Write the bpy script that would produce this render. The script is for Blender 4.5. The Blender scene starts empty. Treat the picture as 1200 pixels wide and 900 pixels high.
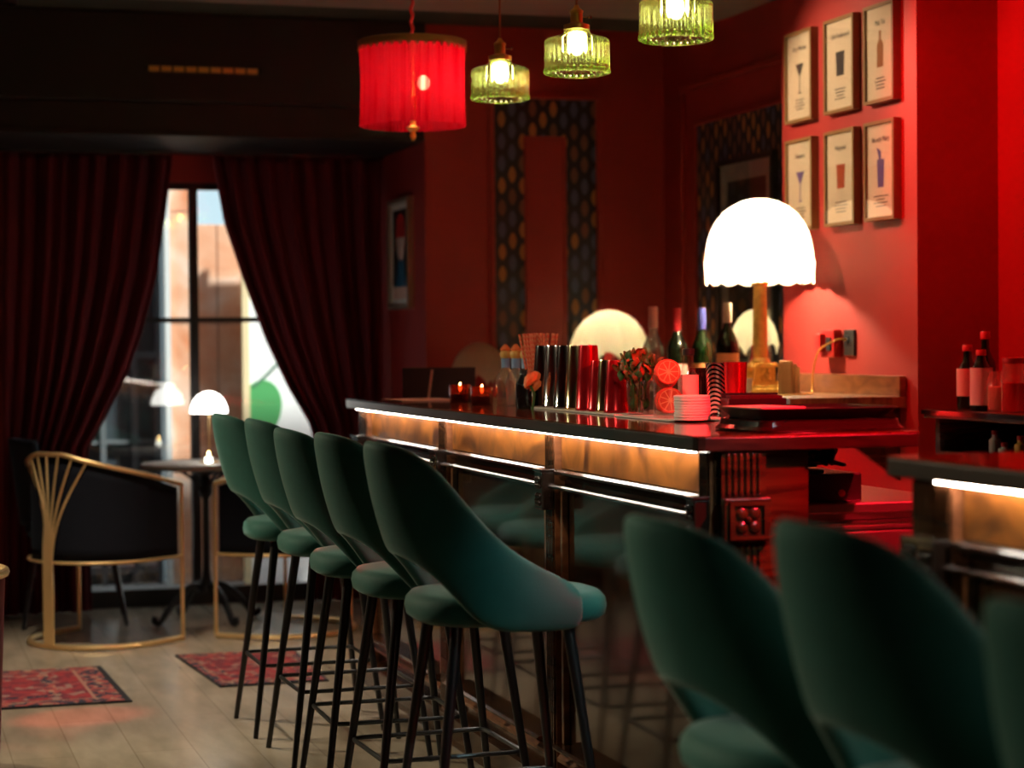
import bpy, bmesh, math, random
from mathutils import Vector, Matrix
random.seed(7)
SC = bpy.context.scene
COL = SC.collection
# ------------------------------------------------------------------ camera
F = 2400.0
YAW, PITCH, ROLL = math.radians(17.14), math.radians(1.15), math.radians(0.5)
CAM = Vector((0, 0, 1.30))
fw = Vector((math.sin(YAW)*math.cos(PITCH), math.cos(YAW)*math.cos(PITCH), -math.sin(PITCH)))
r0 = Vector((math.cos(YAW), -math.sin(YAW), 0)); u0 = r0.cross(fw)
rt = r0*math.cos(ROLL) - u0*math.sin(ROLL); up = u0*math.cos(ROLL) + r0*math.sin(ROLL)
cd = bpy.data.cameras.new('camera'); cam = bpy.data.objects.new('camera', cd); COL.objects.link(cam)
M = Matrix.Identity(4)
for i in range(3):
    M[i][0], M[i][1], M[i][2], M[i][3] = rt[i], up[i], -fw[i], CAM[i]
cam.matrix_world = M
cd.sensor_fit = 'HORIZONTAL'; cd.sensor_width = 36; cd.lens = 36*F/1200
cd.clip_start = .05
cd.dof.use_dof = True; cd.dof.focus_distance = 5.7; cd.dof.aperture_fstop = 2.5
SC.camera = cam
# ------------------------------------------------------------------ world, sun, exposure
w = bpy.data.worlds.new('sky'); SC.world = w; w.use_nodes = True
bg = w.node_tree.nodes['Background']; bg.inputs[0].default_value = (.72, .92, 1, 1); bg.inputs[1].default_value = 1.15
sd = bpy.data.lights.new('sun', 'SUN'); sd.energy = 14.0; sd.angle = .05; sd.color = (1, .95, .88)
so = bpy.data.objects.new('sun', sd); COL.objects.link(so); so.location = (0, 12, 8)
so.rotation_euler = Vector((-.5, .35, -.8)).to_track_quat('-Z', 'Y').to_euler()
def area(name, loc, target, size, size_y, energy, color):
    d = bpy.data.lights.new(name, 'AREA'); d.shape = 'RECTANGLE'; d.size = size; d.size_y = size_y
    d.energy = energy; d.color = color
    o = bpy.data.objects.new(name, d); COL.objects.link(o); o.location = loc
    o.rotation_euler = (Vector(target)-Vector(loc)).to_track_quat('-Z', 'Y').to_euler()
    return o
vs = SC.view_settings
vs.view_transform = 'Standard'; vs.look = 'None'; vs.gamma = 1; vs.exposure = 0.0; vs.use_curve_mapping = False

def ray(x, y): return fw + rt*((x-600)/F) - up*((y-450)/F)
def hit(x, y, ax, v):
    d = ray(x, y); return CAM + d*((v-CAM[ax])/d[ax])

# ------------------------------------------------------------------ materials
MAT = {}
def mat(name, col, rough=.5, metal=0, coat=0, sheen=0, sheen_col=None, emis=None, estr=0, noise=0, nscale=20, bump=0, bscale=60, spec=.5, trans=0, stretch=None, aniso=None):
    m = bpy.data.materials.new(name); m.use_nodes = True; nt = m.node_tree; b = nt.nodes['Principled BSDF']
    c = tuple(col)+(1,)
    b.inputs['Base Color'].default_value = c; b.inputs['Roughness'].default_value = rough
    b.inputs['Metallic'].default_value = metal; b.inputs['Coat Weight'].default_value = coat
    b.inputs['Coat Roughness'].default_value = .08
    b.inputs['Specular IOR Level'].default_value = spec
    b.inputs['Transmission Weight'].default_value = trans
    if sheen:
        b.inputs['Sheen Weight'].default_value = sheen; b.inputs['Sheen Roughness'].default_value = .35
        if sheen_col: b.inputs['Sheen Tint'].default_value = tuple(sheen_col)+(1,)
    if emis:
        b.inputs['Emission Color'].default_value = tuple(emis)+(1,); b.inputs['Emission Strength'].default_value = estr
    if noise or bump:
        tc = nt.nodes.new('ShaderNodeTexCoord'); mp = nt.nodes.new('ShaderNodeMapping')
        nt.links.new(tc.outputs['Object'], mp.inputs[0])
        if stretch: mp.inputs['Scale'].default_value = stretch
    if noise:
        n = nt.nodes.new('ShaderNodeTexNoise'); n.inputs['Scale'].default_value = nscale; n.inputs['Detail'].default_value = 4
        nt.links.new(mp.outputs[0], n.inputs['Vector'])
        r = nt.nodes.new('ShaderNodeValToRGB')
        r.color_ramp.elements[0].position = .3; r.color_ramp.elements[1].position = .7
        r.color_ramp.elements[0].color = tuple(max(0, x*(1-noise)) for x in col)+(1,)
        r.color_ramp.elements[1].color = tuple(min(1, x*(1+noise)) for x in col)+(1,)
        nt.links.new(n.outputs[0], r.inputs[0]); nt.links.new(r.outputs[0], b.inputs['Base Color'])
    if bump:
        n2 = nt.nodes.new('ShaderNodeTexNoise'); n2.inputs['Scale'].default_value = bscale
        nt.links.new(mp.outputs[0], n2.inputs['Vector'])
        bp = nt.nodes.new('ShaderNodeBump'); bp.inputs['Strength'].default_value = bump; bp.inputs['Distance'].default_value = .01
        nt.links.new(n2.outputs[0], bp.inputs['Height']); nt.links.new(bp.outputs[0], b.inputs['Normal'])
    MAT[name] = m
    return m
def wood(name, dark, light, scale=(2, 2, 14), rough=.3, coat=.5):
    m = mat(name, light, rough, coat=coat); nt = m.node_tree; b = nt.nodes['Principled BSDF']
    tc = nt.nodes.new('ShaderNodeTexCoord'); mp = nt.nodes.new('ShaderNodeMapping'); mp.inputs['Scale'].default_value = scale
    n = nt.nodes.new('ShaderNodeTexNoise'); n.inputs['Scale'].default_value = 2.2; n.inputs['Detail'].default_value = 6; n.inputs['Distortion'].default_value = 1.2
    r = nt.nodes.new('ShaderNodeValToRGB'); e = r.color_ramp.elements
    e[0].position = .32; e[0].color = tuple(dark)+(1,); e[1].position = .7; e[1].color = tuple(light)+(1,)
    nt.links.new(tc.outputs['Object'], mp.inputs[0]); nt.links.new(mp.outputs[0], n.inputs['Vector'])
    nt.links.new(n.outputs[0], r.inputs[0]); nt.links.new(r.outputs[0], b.inputs['Base Color'])
    return m
def glass(name, tint=(1, 1, 1), gloss=.12, rough=.02, diff=None, dw=0.0, tl=None):
    """thin clear glass: tinted transparency + fresnel gloss (+ a little translucent body)"""
    m = bpy.data.materials.new(name); m.use_nodes = True; nt = m.node_tree; nt.nodes.clear()
    out = nt.nodes.new('ShaderNodeOutputMaterial'); tr = nt.nodes.new('ShaderNodeBsdfTransparent'); tr.inputs[0].default_value = tuple(tint)+(1,)
    gl = nt.nodes.new('ShaderNodeBsdfGlossy'); gl.inputs['Roughness'].default_value = rough; gl.inputs[0].default_value = (1, 1, 1, 1)
    lw = nt.nodes.new('ShaderNodeLayerWeight'); lw.inputs[0].default_value = .25
    mr = nt.nodes.new('ShaderNodeMapRange'); mr.inputs[3].default_value = gloss*.6; mr.inputs[4].default_value = min(1, gloss*5)
    nt.links.new(lw.outputs['Facing'], mr.inputs[0])
    base = tr.outputs[0]
    if dw:
        td = nt.nodes.new('ShaderNodeBsdfTranslucent'); td.inputs[0].default_value = tuple(diff)+(1,)
        mx0 = nt.nodes.new('ShaderNodeMixShader'); mx0.inputs[0].default_value = dw
        nt.links.new(tr.outputs[0], mx0.inputs[1]); nt.links.new(td.outputs[0], mx0.inputs[2]); base = mx0.outputs[0]
    mx = nt.nodes.new('ShaderNodeMixShader'); nt.links.new(mr.outputs[0], mx.inputs[0])
    nt.links.new(base, mx.inputs[1]); nt.links.new(gl.outputs[0], mx.inputs[2]); nt.links.new(mx.outputs[0], out.inputs[0])
    MAT[name] = m; return m
def shade_mat(name, col, tw=.6, transp=0.0):
    """fabric that lets light through: diffuse + translucent (+ a little see-through weave)"""
    m = bpy.data.materials.new(name); m.use_nodes = True; nt = m.node_tree; nt.nodes.clear()
    out = nt.nodes.new('ShaderNodeOutputMaterial'); d = nt.nodes.new('ShaderNodeBsdfDiffuse'); t = nt.nodes.new('ShaderNodeBsdfTranslucent')
    d.inputs[0].default_value = tuple(col)+(1,); t.inputs[0].default_value = tuple(col)+(1,)
    mx = nt.nodes.new('ShaderNodeMixShader'); mx.inputs[0].default_value = tw
    nt.links.new(d.outputs[0], mx.inputs[1]); nt.links.new(t.outputs[0], mx.inputs[2]); o = mx.outputs[0]
    if transp:
        tr = nt.nodes.new('ShaderNodeBsdfTransparent'); tr.inputs[0].default_value = tuple(min(1, c*1.2) for c in col)+(1,)
        m2 = nt.nodes.new('ShaderNodeMixShader'); m2.inputs[0].default_value = transp
        nt.links.new(o, m2.inputs[1]); nt.links.new(tr.outputs[0], m2.inputs[2]); o = m2.outputs[0]
    nt.links.new(o, out.inputs[0]); MAT[name] = m; return m

mat('red_wall', (.36, .030, .024), .5, noise=.08, nscale=3, bump=.05, bscale=200)
mat('red_trim', (.34, .030, .022), .4)
mat('black_paint', (.012, .012, .012), .55)
mat('ceiling_grey', (.30, .27, .23), .8)
mat('ceiling_dark', (.05, .065, .05), .8)
mat('velvet_teal', (.006, .115, .095), .75, sheen=.40, sheen_col=(.55, .70, .66), noise=.15, nscale=9, bump=.08, bscale=300)
mat('velvet_black', (.005, .006, .010), .8, sheen=.04, sheen_col=(.3, .4, .5), spec=.15)
mat('velvet_navy', (.006, .016, .028), .8, sheen=.4, sheen_col=(.3, .5, .7))
mat('velvet_wine', (.10, .006, .012), .8, sheen=.5, sheen_col=(.9, .3, .4))
mat('curtain_red', (.13, .006, .012), .85, sheen=.35, sheen_col=(.9, .25, .3))
mat('black_metal', (.012, .012, .013), .35, spec=.6)
mat('iron', (.010, .010, .012), .45)
mat('gold', (.90, .62, .28), .36, metal=.75)
mat('brass', (.85, .55, .16), .28, metal=1)
mat('brass_warm', (.95, .58, .14), .38, metal=.45, noise=.15, nscale=40)
mat('steel', (.75, .74, .72), .12, metal=1)
mat('steel_dark', (.35, .33, .32), .10, metal=1)
mat('gilt_steel', (.90, .78, .45), .12, metal=1)
mat('red_tin', (.55, .012, .02), .2, metal=.7)
mat('chevron_tin', (.6, .58, .55), .25, metal=1)
wood('wood_dark', (.020, .007, .003), (.085, .030, .010), (1.2, 1.2, 12), .22, .6)
wood('wood_panel', (.018, .008, .004), (.060, .024, .009), (9, 1.3, 2.2), .16, .8)
wood('wood_frieze', (.045, .010, .0015), (.36, .115, .016), (3, 2.6, 3.2), .30, .3)
wood('wood_copper', (.12, .035, .012), (.30, .11, .045), (3, 3, 9), .3, .5)
wood('wood_top', (.05, .012, .006), (.20, .055, .025), (14, 1.3, 1), .12, .8)
wood('wood_edge', (.012, .007, .005), (.05, .025, .015), (2, 2, 20), .3, .6)
wood('wood_counter', (.12, .05, .015), (.35, .17, .06), (9, 1.5, 3), .4, .2)
mat('glaze_dark', (.018, .010, .007), .12, coat=.8)
mat('led', (1, 1, 1), emis=(1, .90, .76), estr=48)
mat('led_cool', (1, 1, 1), emis=(1, .90, .78), estr=48)
mat('added_led_red', (1, .1, .1), emis=(1, .03, .04), estr=55)
mat('bulb', (1, 1, 1), emis=(1, .80, .45), estr=30)
mat('bulb_red', (1, 1, 1), emis=(1, .70, .40), estr=22)
mat('flame', (1, .8, .5), emis=(1, .62, .22), estr=30)
mat('white_glow', (1, 1, 1), emis=(1, .95, .86), estr=7)
glass('glass_green', (.70, .88, .40), .20, .05, (.70, .92, .22), .16)
m = MAT['glass_green']; nt = m.node_tree
gb = nt.nodes.new('ShaderNodeBsdfGlass'); gb.inputs[0].default_value = (.78, .95, .45, 1); gb.inputs['Roughness'].default_value = .06; gb.inputs['IOR'].default_value = 1.35
om = [q for q in nt.nodes if q.bl_idname == 'ShaderNodeOutputMaterial'][0]; src = om.inputs[0].links[0].from_socket
mxg = nt.nodes.new('ShaderNodeMixShader'); mxg.inputs[0].default_value = .42
nt.links.new(src, mxg.inputs[1]); nt.links.new(gb.outputs[0], mxg.inputs[2]); nt.links.new(mxg.outputs[0], om.inputs[0])
glass('glass_clear', (.95, .97, .96), .10)
glass('glass_bright', (.90, .90, .86), .30, .03, (.9, .85, .75), .12)
glass('glass_window', (.93, .96, .97), .11)
glass('glass_red', (.42, .11, .06), .14, diff=(.5, .08, .03), dw=.16)
glass('glass_smoke', (.42, .32, .28), .12)
glass('glass_jar', (.95, .72, .66), .12, diff=(.9, .5, .4), dw=.25)
mat('glass_bottle_dark', (.006, .010, .004), .06, spec=.8)
mat('glass_bottle_green', (.004, .014, .003), .06, spec=.8)
mat('liquid_black', (.006, .005, .005), .08)
shade_mat('shade_cream', (.96, .90, .74), .65)
shade_mat('shade_scallop', (.80, .76, .55), .6)
shade_mat('shade_red', (.80, .008, .025), .55, .18)
mat('shade_band', (.32, .20, .06), .5, metal=.4)
mat('rope_red', (.45, .03, .03), .7)
mat('rope_copper', (.40, .15, .07), .6)
mat('paper_white', (.85, .82, .76), .8, noise=.05, nscale=30)
mat('paper_cream', (.90, .68, .50), .7)
mat('mat_board', (.55, .50, .46), .8)
mat('art_dark', (.035, .028, .028), .35)
mat('frame_wood', (.22, .12, .045), .4)
mat('frame_black', (.012, .011, .011), .3)
mat('frame_silver', (.45, .38, .30), .35, metal=.6)
mat('ink', (.06, .04, .04), .7)
mat('ink_red', (.50, .07, .02), .7)
mat('ink_violet', (.16, .10, .32), .7)
mat('ink_amber', (.40, .13, .03), .7)
mat('art_blue', (.02, .12, .22), .6); mat('art_red', (.50, .02, .02), .6); mat('art_pink', (.75, .50, .42), .6)
mat('art_black', (.01, .01, .012), .5)
mat('plastic_black', (.012, .012, .012), .4)
mat('plastic_white', (.7, .68, .62), .5)
mat('plastic_red', (.42, .012, .012), .4)
mat('cord_yellow', (.75, .42, .08), .5)
mat('cord_black', (.008, .008, .008), .4)
mat('cord_blue', (.03, .03, .25), .4)
mat('label_pink', (.80, .42, .36), .6); mat('label_orange', (.80, .30, .10), .6); mat('label_white', (.82, .76, .70), .6)
mat('foil_red', (.60, .02, .03), .35); mat('foil_blue', (.06, .07, .28), .35); mat('foil_pink', (.75, .40, .36), .4); mat('foil_cream', (.80, .70, .52), .5)
mat('label_blue', (.20, .32, .55), .5); mat('cork_gold', (.75, .42, .10), .45); mat('flower_orange', (.80, .17, .04), .6)
mat('straw_paper', (.75, .16, .07), .7)
mat('citrus', (.42, .09, .03), .6); mat('citrus_rind', (.65, .08, .03), .6)
mat('leaf_green', (.045, .11, .02), .5, noise=.3, nscale=30); mat('leaf_brown', (.26, .07, .015), .5, noise=.3, nscale=30)
mat('wood_pale', (.62, .38, .16), .5)
mat('stainless', (.55, .52, .52), .28, metal=.9)
mat('coaster', (.80, .77, .72), .8)
mat('leather_dark', (.045, .010, .014), .5)
mat('poster_white', (.85, .88, .86), .6); mat('poster_green', (.07, .36, .11), .6); mat('poster_dark', (.10, .20, .14), .6)
mat('cream_trim', (.75, .62, .36), .6)
mat('pale_frame', (.62, .66, .64), .5)
mat('store_dark', (.035, .045, .052), .35); mat('store_grey', (.10, .115, .12), .5)
mat('pavement', (.36, .34, .32), .8, noise=.15, nscale=8)

m = MAT['shade_red']; nt = m.node_tree
tc = nt.nodes.new('ShaderNodeTexCoord'); mp = nt.nodes.new('ShaderNodeMapping'); mp.inputs['Scale'].default_value = (26, 26, 1.6)
n = nt.nodes.new('ShaderNodeTexNoise'); n.inputs['Scale'].default_value = 1.4; n.inputs['Detail'].default_value = 3
r = nt.nodes.new('ShaderNodeValToRGB'); r.color_ramp.elements[0].position = .35; r.color_ramp.elements[0].color = (.42, .001, .012, 1); r.color_ramp.elements[1].position = .68; r.color_ramp.elements[1].color = (.85, .02, .05, 1)
nt.links.new(tc.outputs['Object'], mp.inputs[0]); nt.links.new(mp.outputs[0], n.inputs['Vector']); nt.links.new(n.outputs[0], r.inputs[0])
for q in list(nt.nodes):
    if q.bl_idname == 'ShaderNodeBsdfTransparent': q.inputs[0].default_value = (1, .22, .20, 1)
    if q.bl_idname == 'ShaderNodeMixShader' and abs(q.inputs[0].default_value-.18) < 1e-4:
        mr = nt.nodes.new('ShaderNodeMapRange'); mr.inputs[1].default_value = .42; mr.inputs[2].default_value = .75; mr.inputs[3].default_value = .10; mr.inputs[4].default_value = .60
        nt.links.new(n.outputs[0], mr.inputs[0]); nt.links.new(mr.outputs[0], q.inputs[0])
    if q.bl_idname in ('ShaderNodeBsdfDiffuse', 'ShaderNodeBsdfTranslucent'): nt.links.new(r.outputs[0], q.inputs[0])
# patterned straws
m = MAT['straw_paper']; nt = m.node_tree; b = nt.nodes['Principled BSDF']
tc = nt.nodes.new('ShaderNodeTexCoord'); wv = nt.nodes.new('ShaderNodeTexWave'); wv.bands_direction = 'DIAGONAL'; wv.inputs['Scale'].default_value = 40
r = nt.nodes.new('ShaderNodeValToRGB'); r.color_ramp.interpolation = 'CONSTANT'
r.color_ramp.elements[0].color = (.75, .10, .04, 1); r.color_ramp.elements[1].position = .62; r.color_ramp.elements[1].color = (.80, .27, .13, 1)
nt.links.new(tc.outputs['Object'], wv.inputs['Vector']); nt.links.new(wv.outputs[0], r.inputs[0]); nt.links.new(r.outputs[0], b.inputs['Base Color'])
# chevron pattern on the tin
m = MAT['chevron_tin']; nt = m.node_tree; b = nt.nodes['Principled BSDF']
tc = nt.nodes.new('ShaderNodeTexCoord'); wv = nt.nodes.new('ShaderNodeTexWave'); wv.bands_direction = 'DIAGONAL'; wv.inputs['Scale'].default_value = 55
r = nt.nodes.new('ShaderNodeValToRGB'); r.color_ramp.interpolation = 'CONSTANT'
r.color_ramp.elements[0].color = (.03, .03, .03, 1); r.color_ramp.elements[1].position = .5; r.color_ramp.elements[1].color = (.8, .78, .74, 1)
nt.links.new(tc.outputs['Object'], wv.inputs['Vector']); nt.links.new(wv.outputs[0], r.inputs[0]); nt.links.new(r.outputs[0], b.inputs['Base Color'])
# damask wallpaper: rows of pointed ovals, staggered, ochre and slate blue on near black
def damask(name, ax):
    m = mat(name, (.02, .015, .02), .6); nt = m.node_tree; b = nt.nodes['Principled BSDF']; L = nt.links.new
    tc = nt.nodes.new('ShaderNodeTexCoord'); sp = nt.nodes.new('ShaderNodeSeparateXYZ'); L(tc.outputs['Object'], sp.inputs[0])
    def mth(op, a, bb=None):
        n = nt.nodes.new('ShaderNodeMath'); n.operation = op
        for i, v in enumerate((a, bb)):
            if v is None: continue
            if isinstance(v, (int, float)): n.inputs[i].default_value = v
            else: L(v, n.inputs[i])
        return n.outputs[0]
    U = mth('DIVIDE', sp.outputs[ax], .052); V0 = mth('DIVIDE', sp.outputs['Z'], .105)
    col = mth('FLOOR', U); fx = mth('SUBTRACT', mth('FRACT', U), .5)
    V = mth('ADD', V0, mth('MULTIPLY', mth('MODULO', mth('ABSOLUTE', col), 2), .5))
    fy = mth('SUBTRACT', mth('FRACT', V), .5)
    d = mth('ADD', mth('POWER', mth('ABSOLUTE', mth('MULTIPLY', fx, 2.3)), 1.6), mth('POWER', mth('ABSOLUTE', mth('MULTIPLY', fy, 2.25)), 1.6))
    inside = mth('LESS_THAN', d, .75)
    wn = nt.nodes.new('ShaderNodeTexWhiteNoise'); wn.noise_dimensions = '2D'
    cb = nt.nodes.new('ShaderNodeCombineXYZ'); L(col, cb.inputs[0]); L(mth('FLOOR', V), cb.inputs[1]); L(cb.outputs[0], wn.inputs['Vector'])
    r = nt.nodes.new('ShaderNodeValToRGB'); r.color_ramp.interpolation = 'CONSTANT'; e = r.color_ramp.elements
    e[0].color = (.46, .20, .055, 1); e[1].position = .3; e[1].color = (.085, .10, .19, 1)
    x = e.new(.7); x.color = (.20, .09, .055, 1)
    L(wn.outputs['Value'], r.inputs[0])
    mx = nt.nodes.new('ShaderNodeMixRGB'); mx.inputs[1].default_value = (.020, .016, .024, 1); L(inside, mx.inputs[0]); L(r.outputs[0], mx.inputs[2]); L(mx.outputs[0], b.inputs['Base Color'])
damask('damask_back', 'X'); damask('damask_side', 'Y')
# rug: kilim-like cells with borders drawn by geometry; field mottled
def rugmat(name, a, bcol, c, sc):
    m = mat(name, a, .95); nt = m.node_tree; b = nt.nodes['Principled BSDF']
    tc = nt.nodes.new('ShaderNodeTexCoord'); v = nt.nodes.new('ShaderNodeTexVoronoi'); v.inputs['Scale'].default_value = sc; v.distance = 'MANHATTAN'
    r = nt.nodes.new('ShaderNodeValToRGB'); r.color_ramp.interpolation = 'CONSTANT'; e = r.color_ramp.elements
    e[0].color = tuple(a)+(1,); e[1].position = .45; e[1].color = tuple(bcol)+(1,); x = e.new(.75); x.color = tuple(c)+(1,)
    nt.links.new(tc.outputs['Object'], v.inputs['Vector']); nt.links.new(v.outputs['Color'], r.inputs[0]); nt.links.new(r.outputs[0], b.inputs['Base Color'])
rugmat('rug_field', (.30, .025, .03), (.16, .018, .03), (.30, .16, .13), 28)
rugmat('rug_border', (.35, .06, .05), (.03, .025, .045), (.38, .22, .15), 40)
mat('rug_stripe', (.36, .17, .12), .95)
mat('rug_edge', (.012, .012, .015), .95)
# floor: worn wooden boards, semi gloss
def floormat():
    m = mat('floor_boards', (.3, .25, .2), .3); nt = m.node_tree; b = nt.nodes['Principled BSDF']; L = nt.links.new
    tc = nt.nodes.new('ShaderNodeTexCoord'); mp = nt.nodes.new('ShaderNodeMapping'); mp.inputs['Rotation'].default_value = (0, 0, math.radians(90))
    L(tc.outputs['Object'], mp.inputs[0])
    br = nt.nodes.new('ShaderNodeTexBrick'); br.inputs['Scale'].default_value = 1; br.inputs['Brick Width'].default_value = 1.2; br.inputs['Row Height'].default_value = .19
    br.inputs['Mortar Size'].default_value = .0025; br.inputs['Color1'].default_value = (.37, .29, .205, 1); br.inputs['Color2'].default_value = (.41, .33, .24, 1); br.inputs['Mortar'].default_value = (.30, .23, .16, 1)
    L(mp.outputs[0], br.inputs['Vector'])
    n = nt.nodes.new('ShaderNodeTexNoise'); n.inputs['Scale'].default_value = 3; n.inputs['Detail'].default_value = 6
    mp2 = nt.nodes.new('ShaderNodeMapping'); mp2.inputs['Scale'].default_value = (4, 1, 1); L(tc.outputs['Object'], mp2.inputs[0]); L(mp2.outputs[0], n.inputs['Vector'])
    mx = nt.nodes.new('ShaderNodeMixRGB'); mx.blend_type = 'OVERLAY'; mx.inputs[0].default_value = .35; L(br.outputs[0], mx.inputs[1]); L(n.outputs[0], mx.inputs[2]); L(mx.outputs[0], b.inputs['Base Color'])
    mr = nt.nodes.new('ShaderNodeMapRange'); mr.inputs[3].default_value = .14; mr.inputs[4].default_value = .30; L(n.outputs[0], mr.inputs[0]); L(mr.outputs[0], b.inputs['Roughness'])
floormat()
def marble():
    m = mat('marble_orange', (.6, .3, .18), .35); nt = m.node_tree; b = nt.nodes['Principled BSDF']; L = nt.links.new
    tc = nt.nodes.new('ShaderNodeTexCoord'); n = nt.nodes.new('ShaderNodeTexNoise'); n.inputs['Scale'].default_value = 3.2; n.inputs['Detail'].default_value = 7; n.inputs['Distortion'].default_value = .8
    r = nt.nodes.new('ShaderNodeValToRGB'); e = r.color_ramp.elements
    e[0].position = .3; e[0].color = (.62, .26, .13, 1); e[1].position = .72; e[1].color = (.80, .66, .55, 1); x = e.new(.52); x.color = (.72, .42, .27, 1)
    L(tc.outputs['Object'], n.inputs['Vector']); L(n.outputs[0], r.inputs[0]); L(r.outputs[0], b.inputs['Base Color'])
marble()

# ------------------------------------------------------------------ mesh helpers
class MB:
    def __init__(s): s.v = []; s.f = []
    def add(s, vs, fs):
        o = len(s.v); s.v += [tuple(p) for p in vs]; s.f += [tuple(o+i for i in q) for q in fs]; return s
    def box(s, x0, x1, y0, y1, z0, z1):
        return s.add([(x0, y0, z0), (x1, y0, z0), (x1, y1, z0), (x0, y1, z0), (x0, y0, z1), (x1, y0, z1), (x1, y1, z1), (x0, y1, z1)],
                     [(0, 3, 2, 1), (4, 5, 6, 7), (0, 1, 5, 4), (1, 2, 6, 5), (2, 3, 7, 6), (3, 0, 4, 7)])
    def lathe(s, prof, seg=32, c=(0, 0, 0), rf=None, cap0=True, cap1=True):
        vs = []; fs = []; n = len(prof)
        for i, (r, z) in enumerate(prof):
            for k in range(seg):
                t = 2*math.pi*k/seg; q = r*(rf(t, i) if rf else 1)
                vs.append((c[0]+q*math.cos(t), c[1]+q*math.sin(t), c[2]+z))
        for i in range(n-1):
            for k in range(seg):
                k2 = (k+1) % seg; fs.append((i*seg+k, i*seg+k2, (i+1)*seg+k2, (i+1)*seg+k))
        if cap0: fs.append(tuple(reversed(range(seg))))
        if cap1: fs.append(tuple(range((n-1)*seg, n*seg)))
        return s.add(vs, fs)
    def tube(s, path, r, seg=10, closed=False, cap=True):
        P = [Vector(p) for p in path]; n = len(P); vs = []; fs = []
        R = r if isinstance(r, (list, tuple)) else [r]*n
        prev = None
        for i in range(n):
            a = P[(i-1) % n] if closed or i > 0 else P[i]; bb = P[(i+1) % n] if closed or i < n-1 else P[i]
            t = (bb-a).normalized()
            if prev is None:
                ref = Vector((0, 0, 1)) if abs(t.z) < .9 else Vector((1, 0, 0)); x = t.cross(ref).normalized()
            else:
                x = (prev - t*prev.dot(t)).normalized()
            y = t.cross(x); prev = x
            for k in range(seg):
                an = 2*math.pi*k/seg; vs.append(P[i]+x*(R[i]*math.cos(an))+y*(R[i]*math.sin(an)))
        m = n if closed else n-1
        for i in range(m):
            j = (i+1) % n
            for k in range(seg):
                k2 = (k+1) % seg; fs.append((i*seg+k, i*seg+k2, j*seg+k2, j*seg+k))
        if cap and not closed:
            fs.append(tuple(reversed(range(seg)))); fs.append(tuple(range((n-1)*seg, n*seg)))
        return s.add(vs, fs)
    def grid(s, fn, nu, nv, wrapu=False):
        vs = [fn(i/(nu if wrapu else nu-1), j/(nv-1)) for j in range(nv) for i in range(nu)]; fs = []
        for j in range(nv-1):
            for i in range(nu if wrapu else nu-1):
                i2 = (i+1) % nu; fs.append((j*nu+i, j*nu+i2, (j+1)*nu+i2, (j+1)*nu+i))
        return s.add(vs, fs)
    def prism(s, pts, axis, a, b):
        """closed polygon (2-D) extruded along axis 0/1/2 from a to b"""
        n = len(pts)
        def mk(p, h):
            return {0: (h, p[0], p[1]), 1: (p[0], h, p[1]), 2: (p[0], p[1], h)}[axis]
        vs = [mk(p, a) for p in pts]+[mk(p, b) for p in pts]
        fs = [tuple(reversed(range(n))), tuple(range(n, 2*n))]+[(i, (i+1) % n, n+(i+1) % n, n+i) for i in range(n)]
        return s.add(vs, fs)
    def ell(s, c, r, su=12, sv=8):
        return s.grid(lambda u, v: (c[0]+r[0]*math.cos(2*math.pi*u)*math.sin(math.pi*v), c[1]+r[1]*math.sin(2*math.pi*u)*math.sin(math.pi*v), c[2]-r[2]*math.cos(math.pi*v)), su, sv, True)
    def build(s, name, m, parent=None, smooth=False, bevel=0, subsurf=0, solid=0, angle=40):
        me = bpy.data.meshes.new(name); me.from_pydata(s.v, [], s.f)
        bm = bmesh.new(); bm.from_mesh(me); bmesh.ops.recalc_face_normals(bm, faces=bm.faces); bm.to_mesh(me); bm.free()
        if smooth:
            me.shade_smooth()
            if angle < 180 and not subsurf: me.set_sharp_from_angle(angle=math.radians(angle))
        me.materials.append(MAT[m]); o = bpy.data.objects.new(name, me); COL.objects.link(o)
        if parent: o.parent = parent
        if solid:
            md = o.modifiers.new('solid', 'SOLIDIFY'); md.thickness = solid; md.offset = 0
        if bevel:
            md = o.modifiers.new('bevel', 'BEVEL'); md.width = bevel; md.segments = 2; md.limit_method = 'ANGLE'
        if subsurf:
            md = o.modifiers.new('sub', 'SUBSURF'); md.levels = subsurf; md.render_levels = subsurf
        return o
def tag(o, label, cat, group=None):
    o['label'] = label; o['category'] = cat
    if group: o['group'] = group
    return o
def thing(name, label, cat, loc=(0, 0, 0), rz=0, group=None):
    o = bpy.data.objects.new(name, None); COL.objects.link(o); o.empty_display_size = .05
    o.location = loc; o.rotation_euler = (0, 0, rz)
    return tag(o, label, cat, group)
def struct(o): o['kind'] = 'structure'; return o
def dup(root, loc=None, rz=None, label=None, scale=None):
    def cp(o, par):
        c = o.copy(); COL.objects.link(c); c.parent = par
        for ch in list(o.children): cp(ch, c)
        return c
    c = cp(root, None)
    if loc is not None: c.location = loc
    if rz is not None: c.rotation_euler = (0, 0, rz)
    if label: c['label'] = label
    if scale: c.scale = scale
    return c
def point(name, loc, energy, color, r=.02):
    d = bpy.data.lights.new(name, 'POINT'); d.energy = energy; d.color = color; d.shadow_soft_size = r
    o = bpy.data.objects.new(name, d); COL.objects.link(o); o.location = loc; return o
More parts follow.
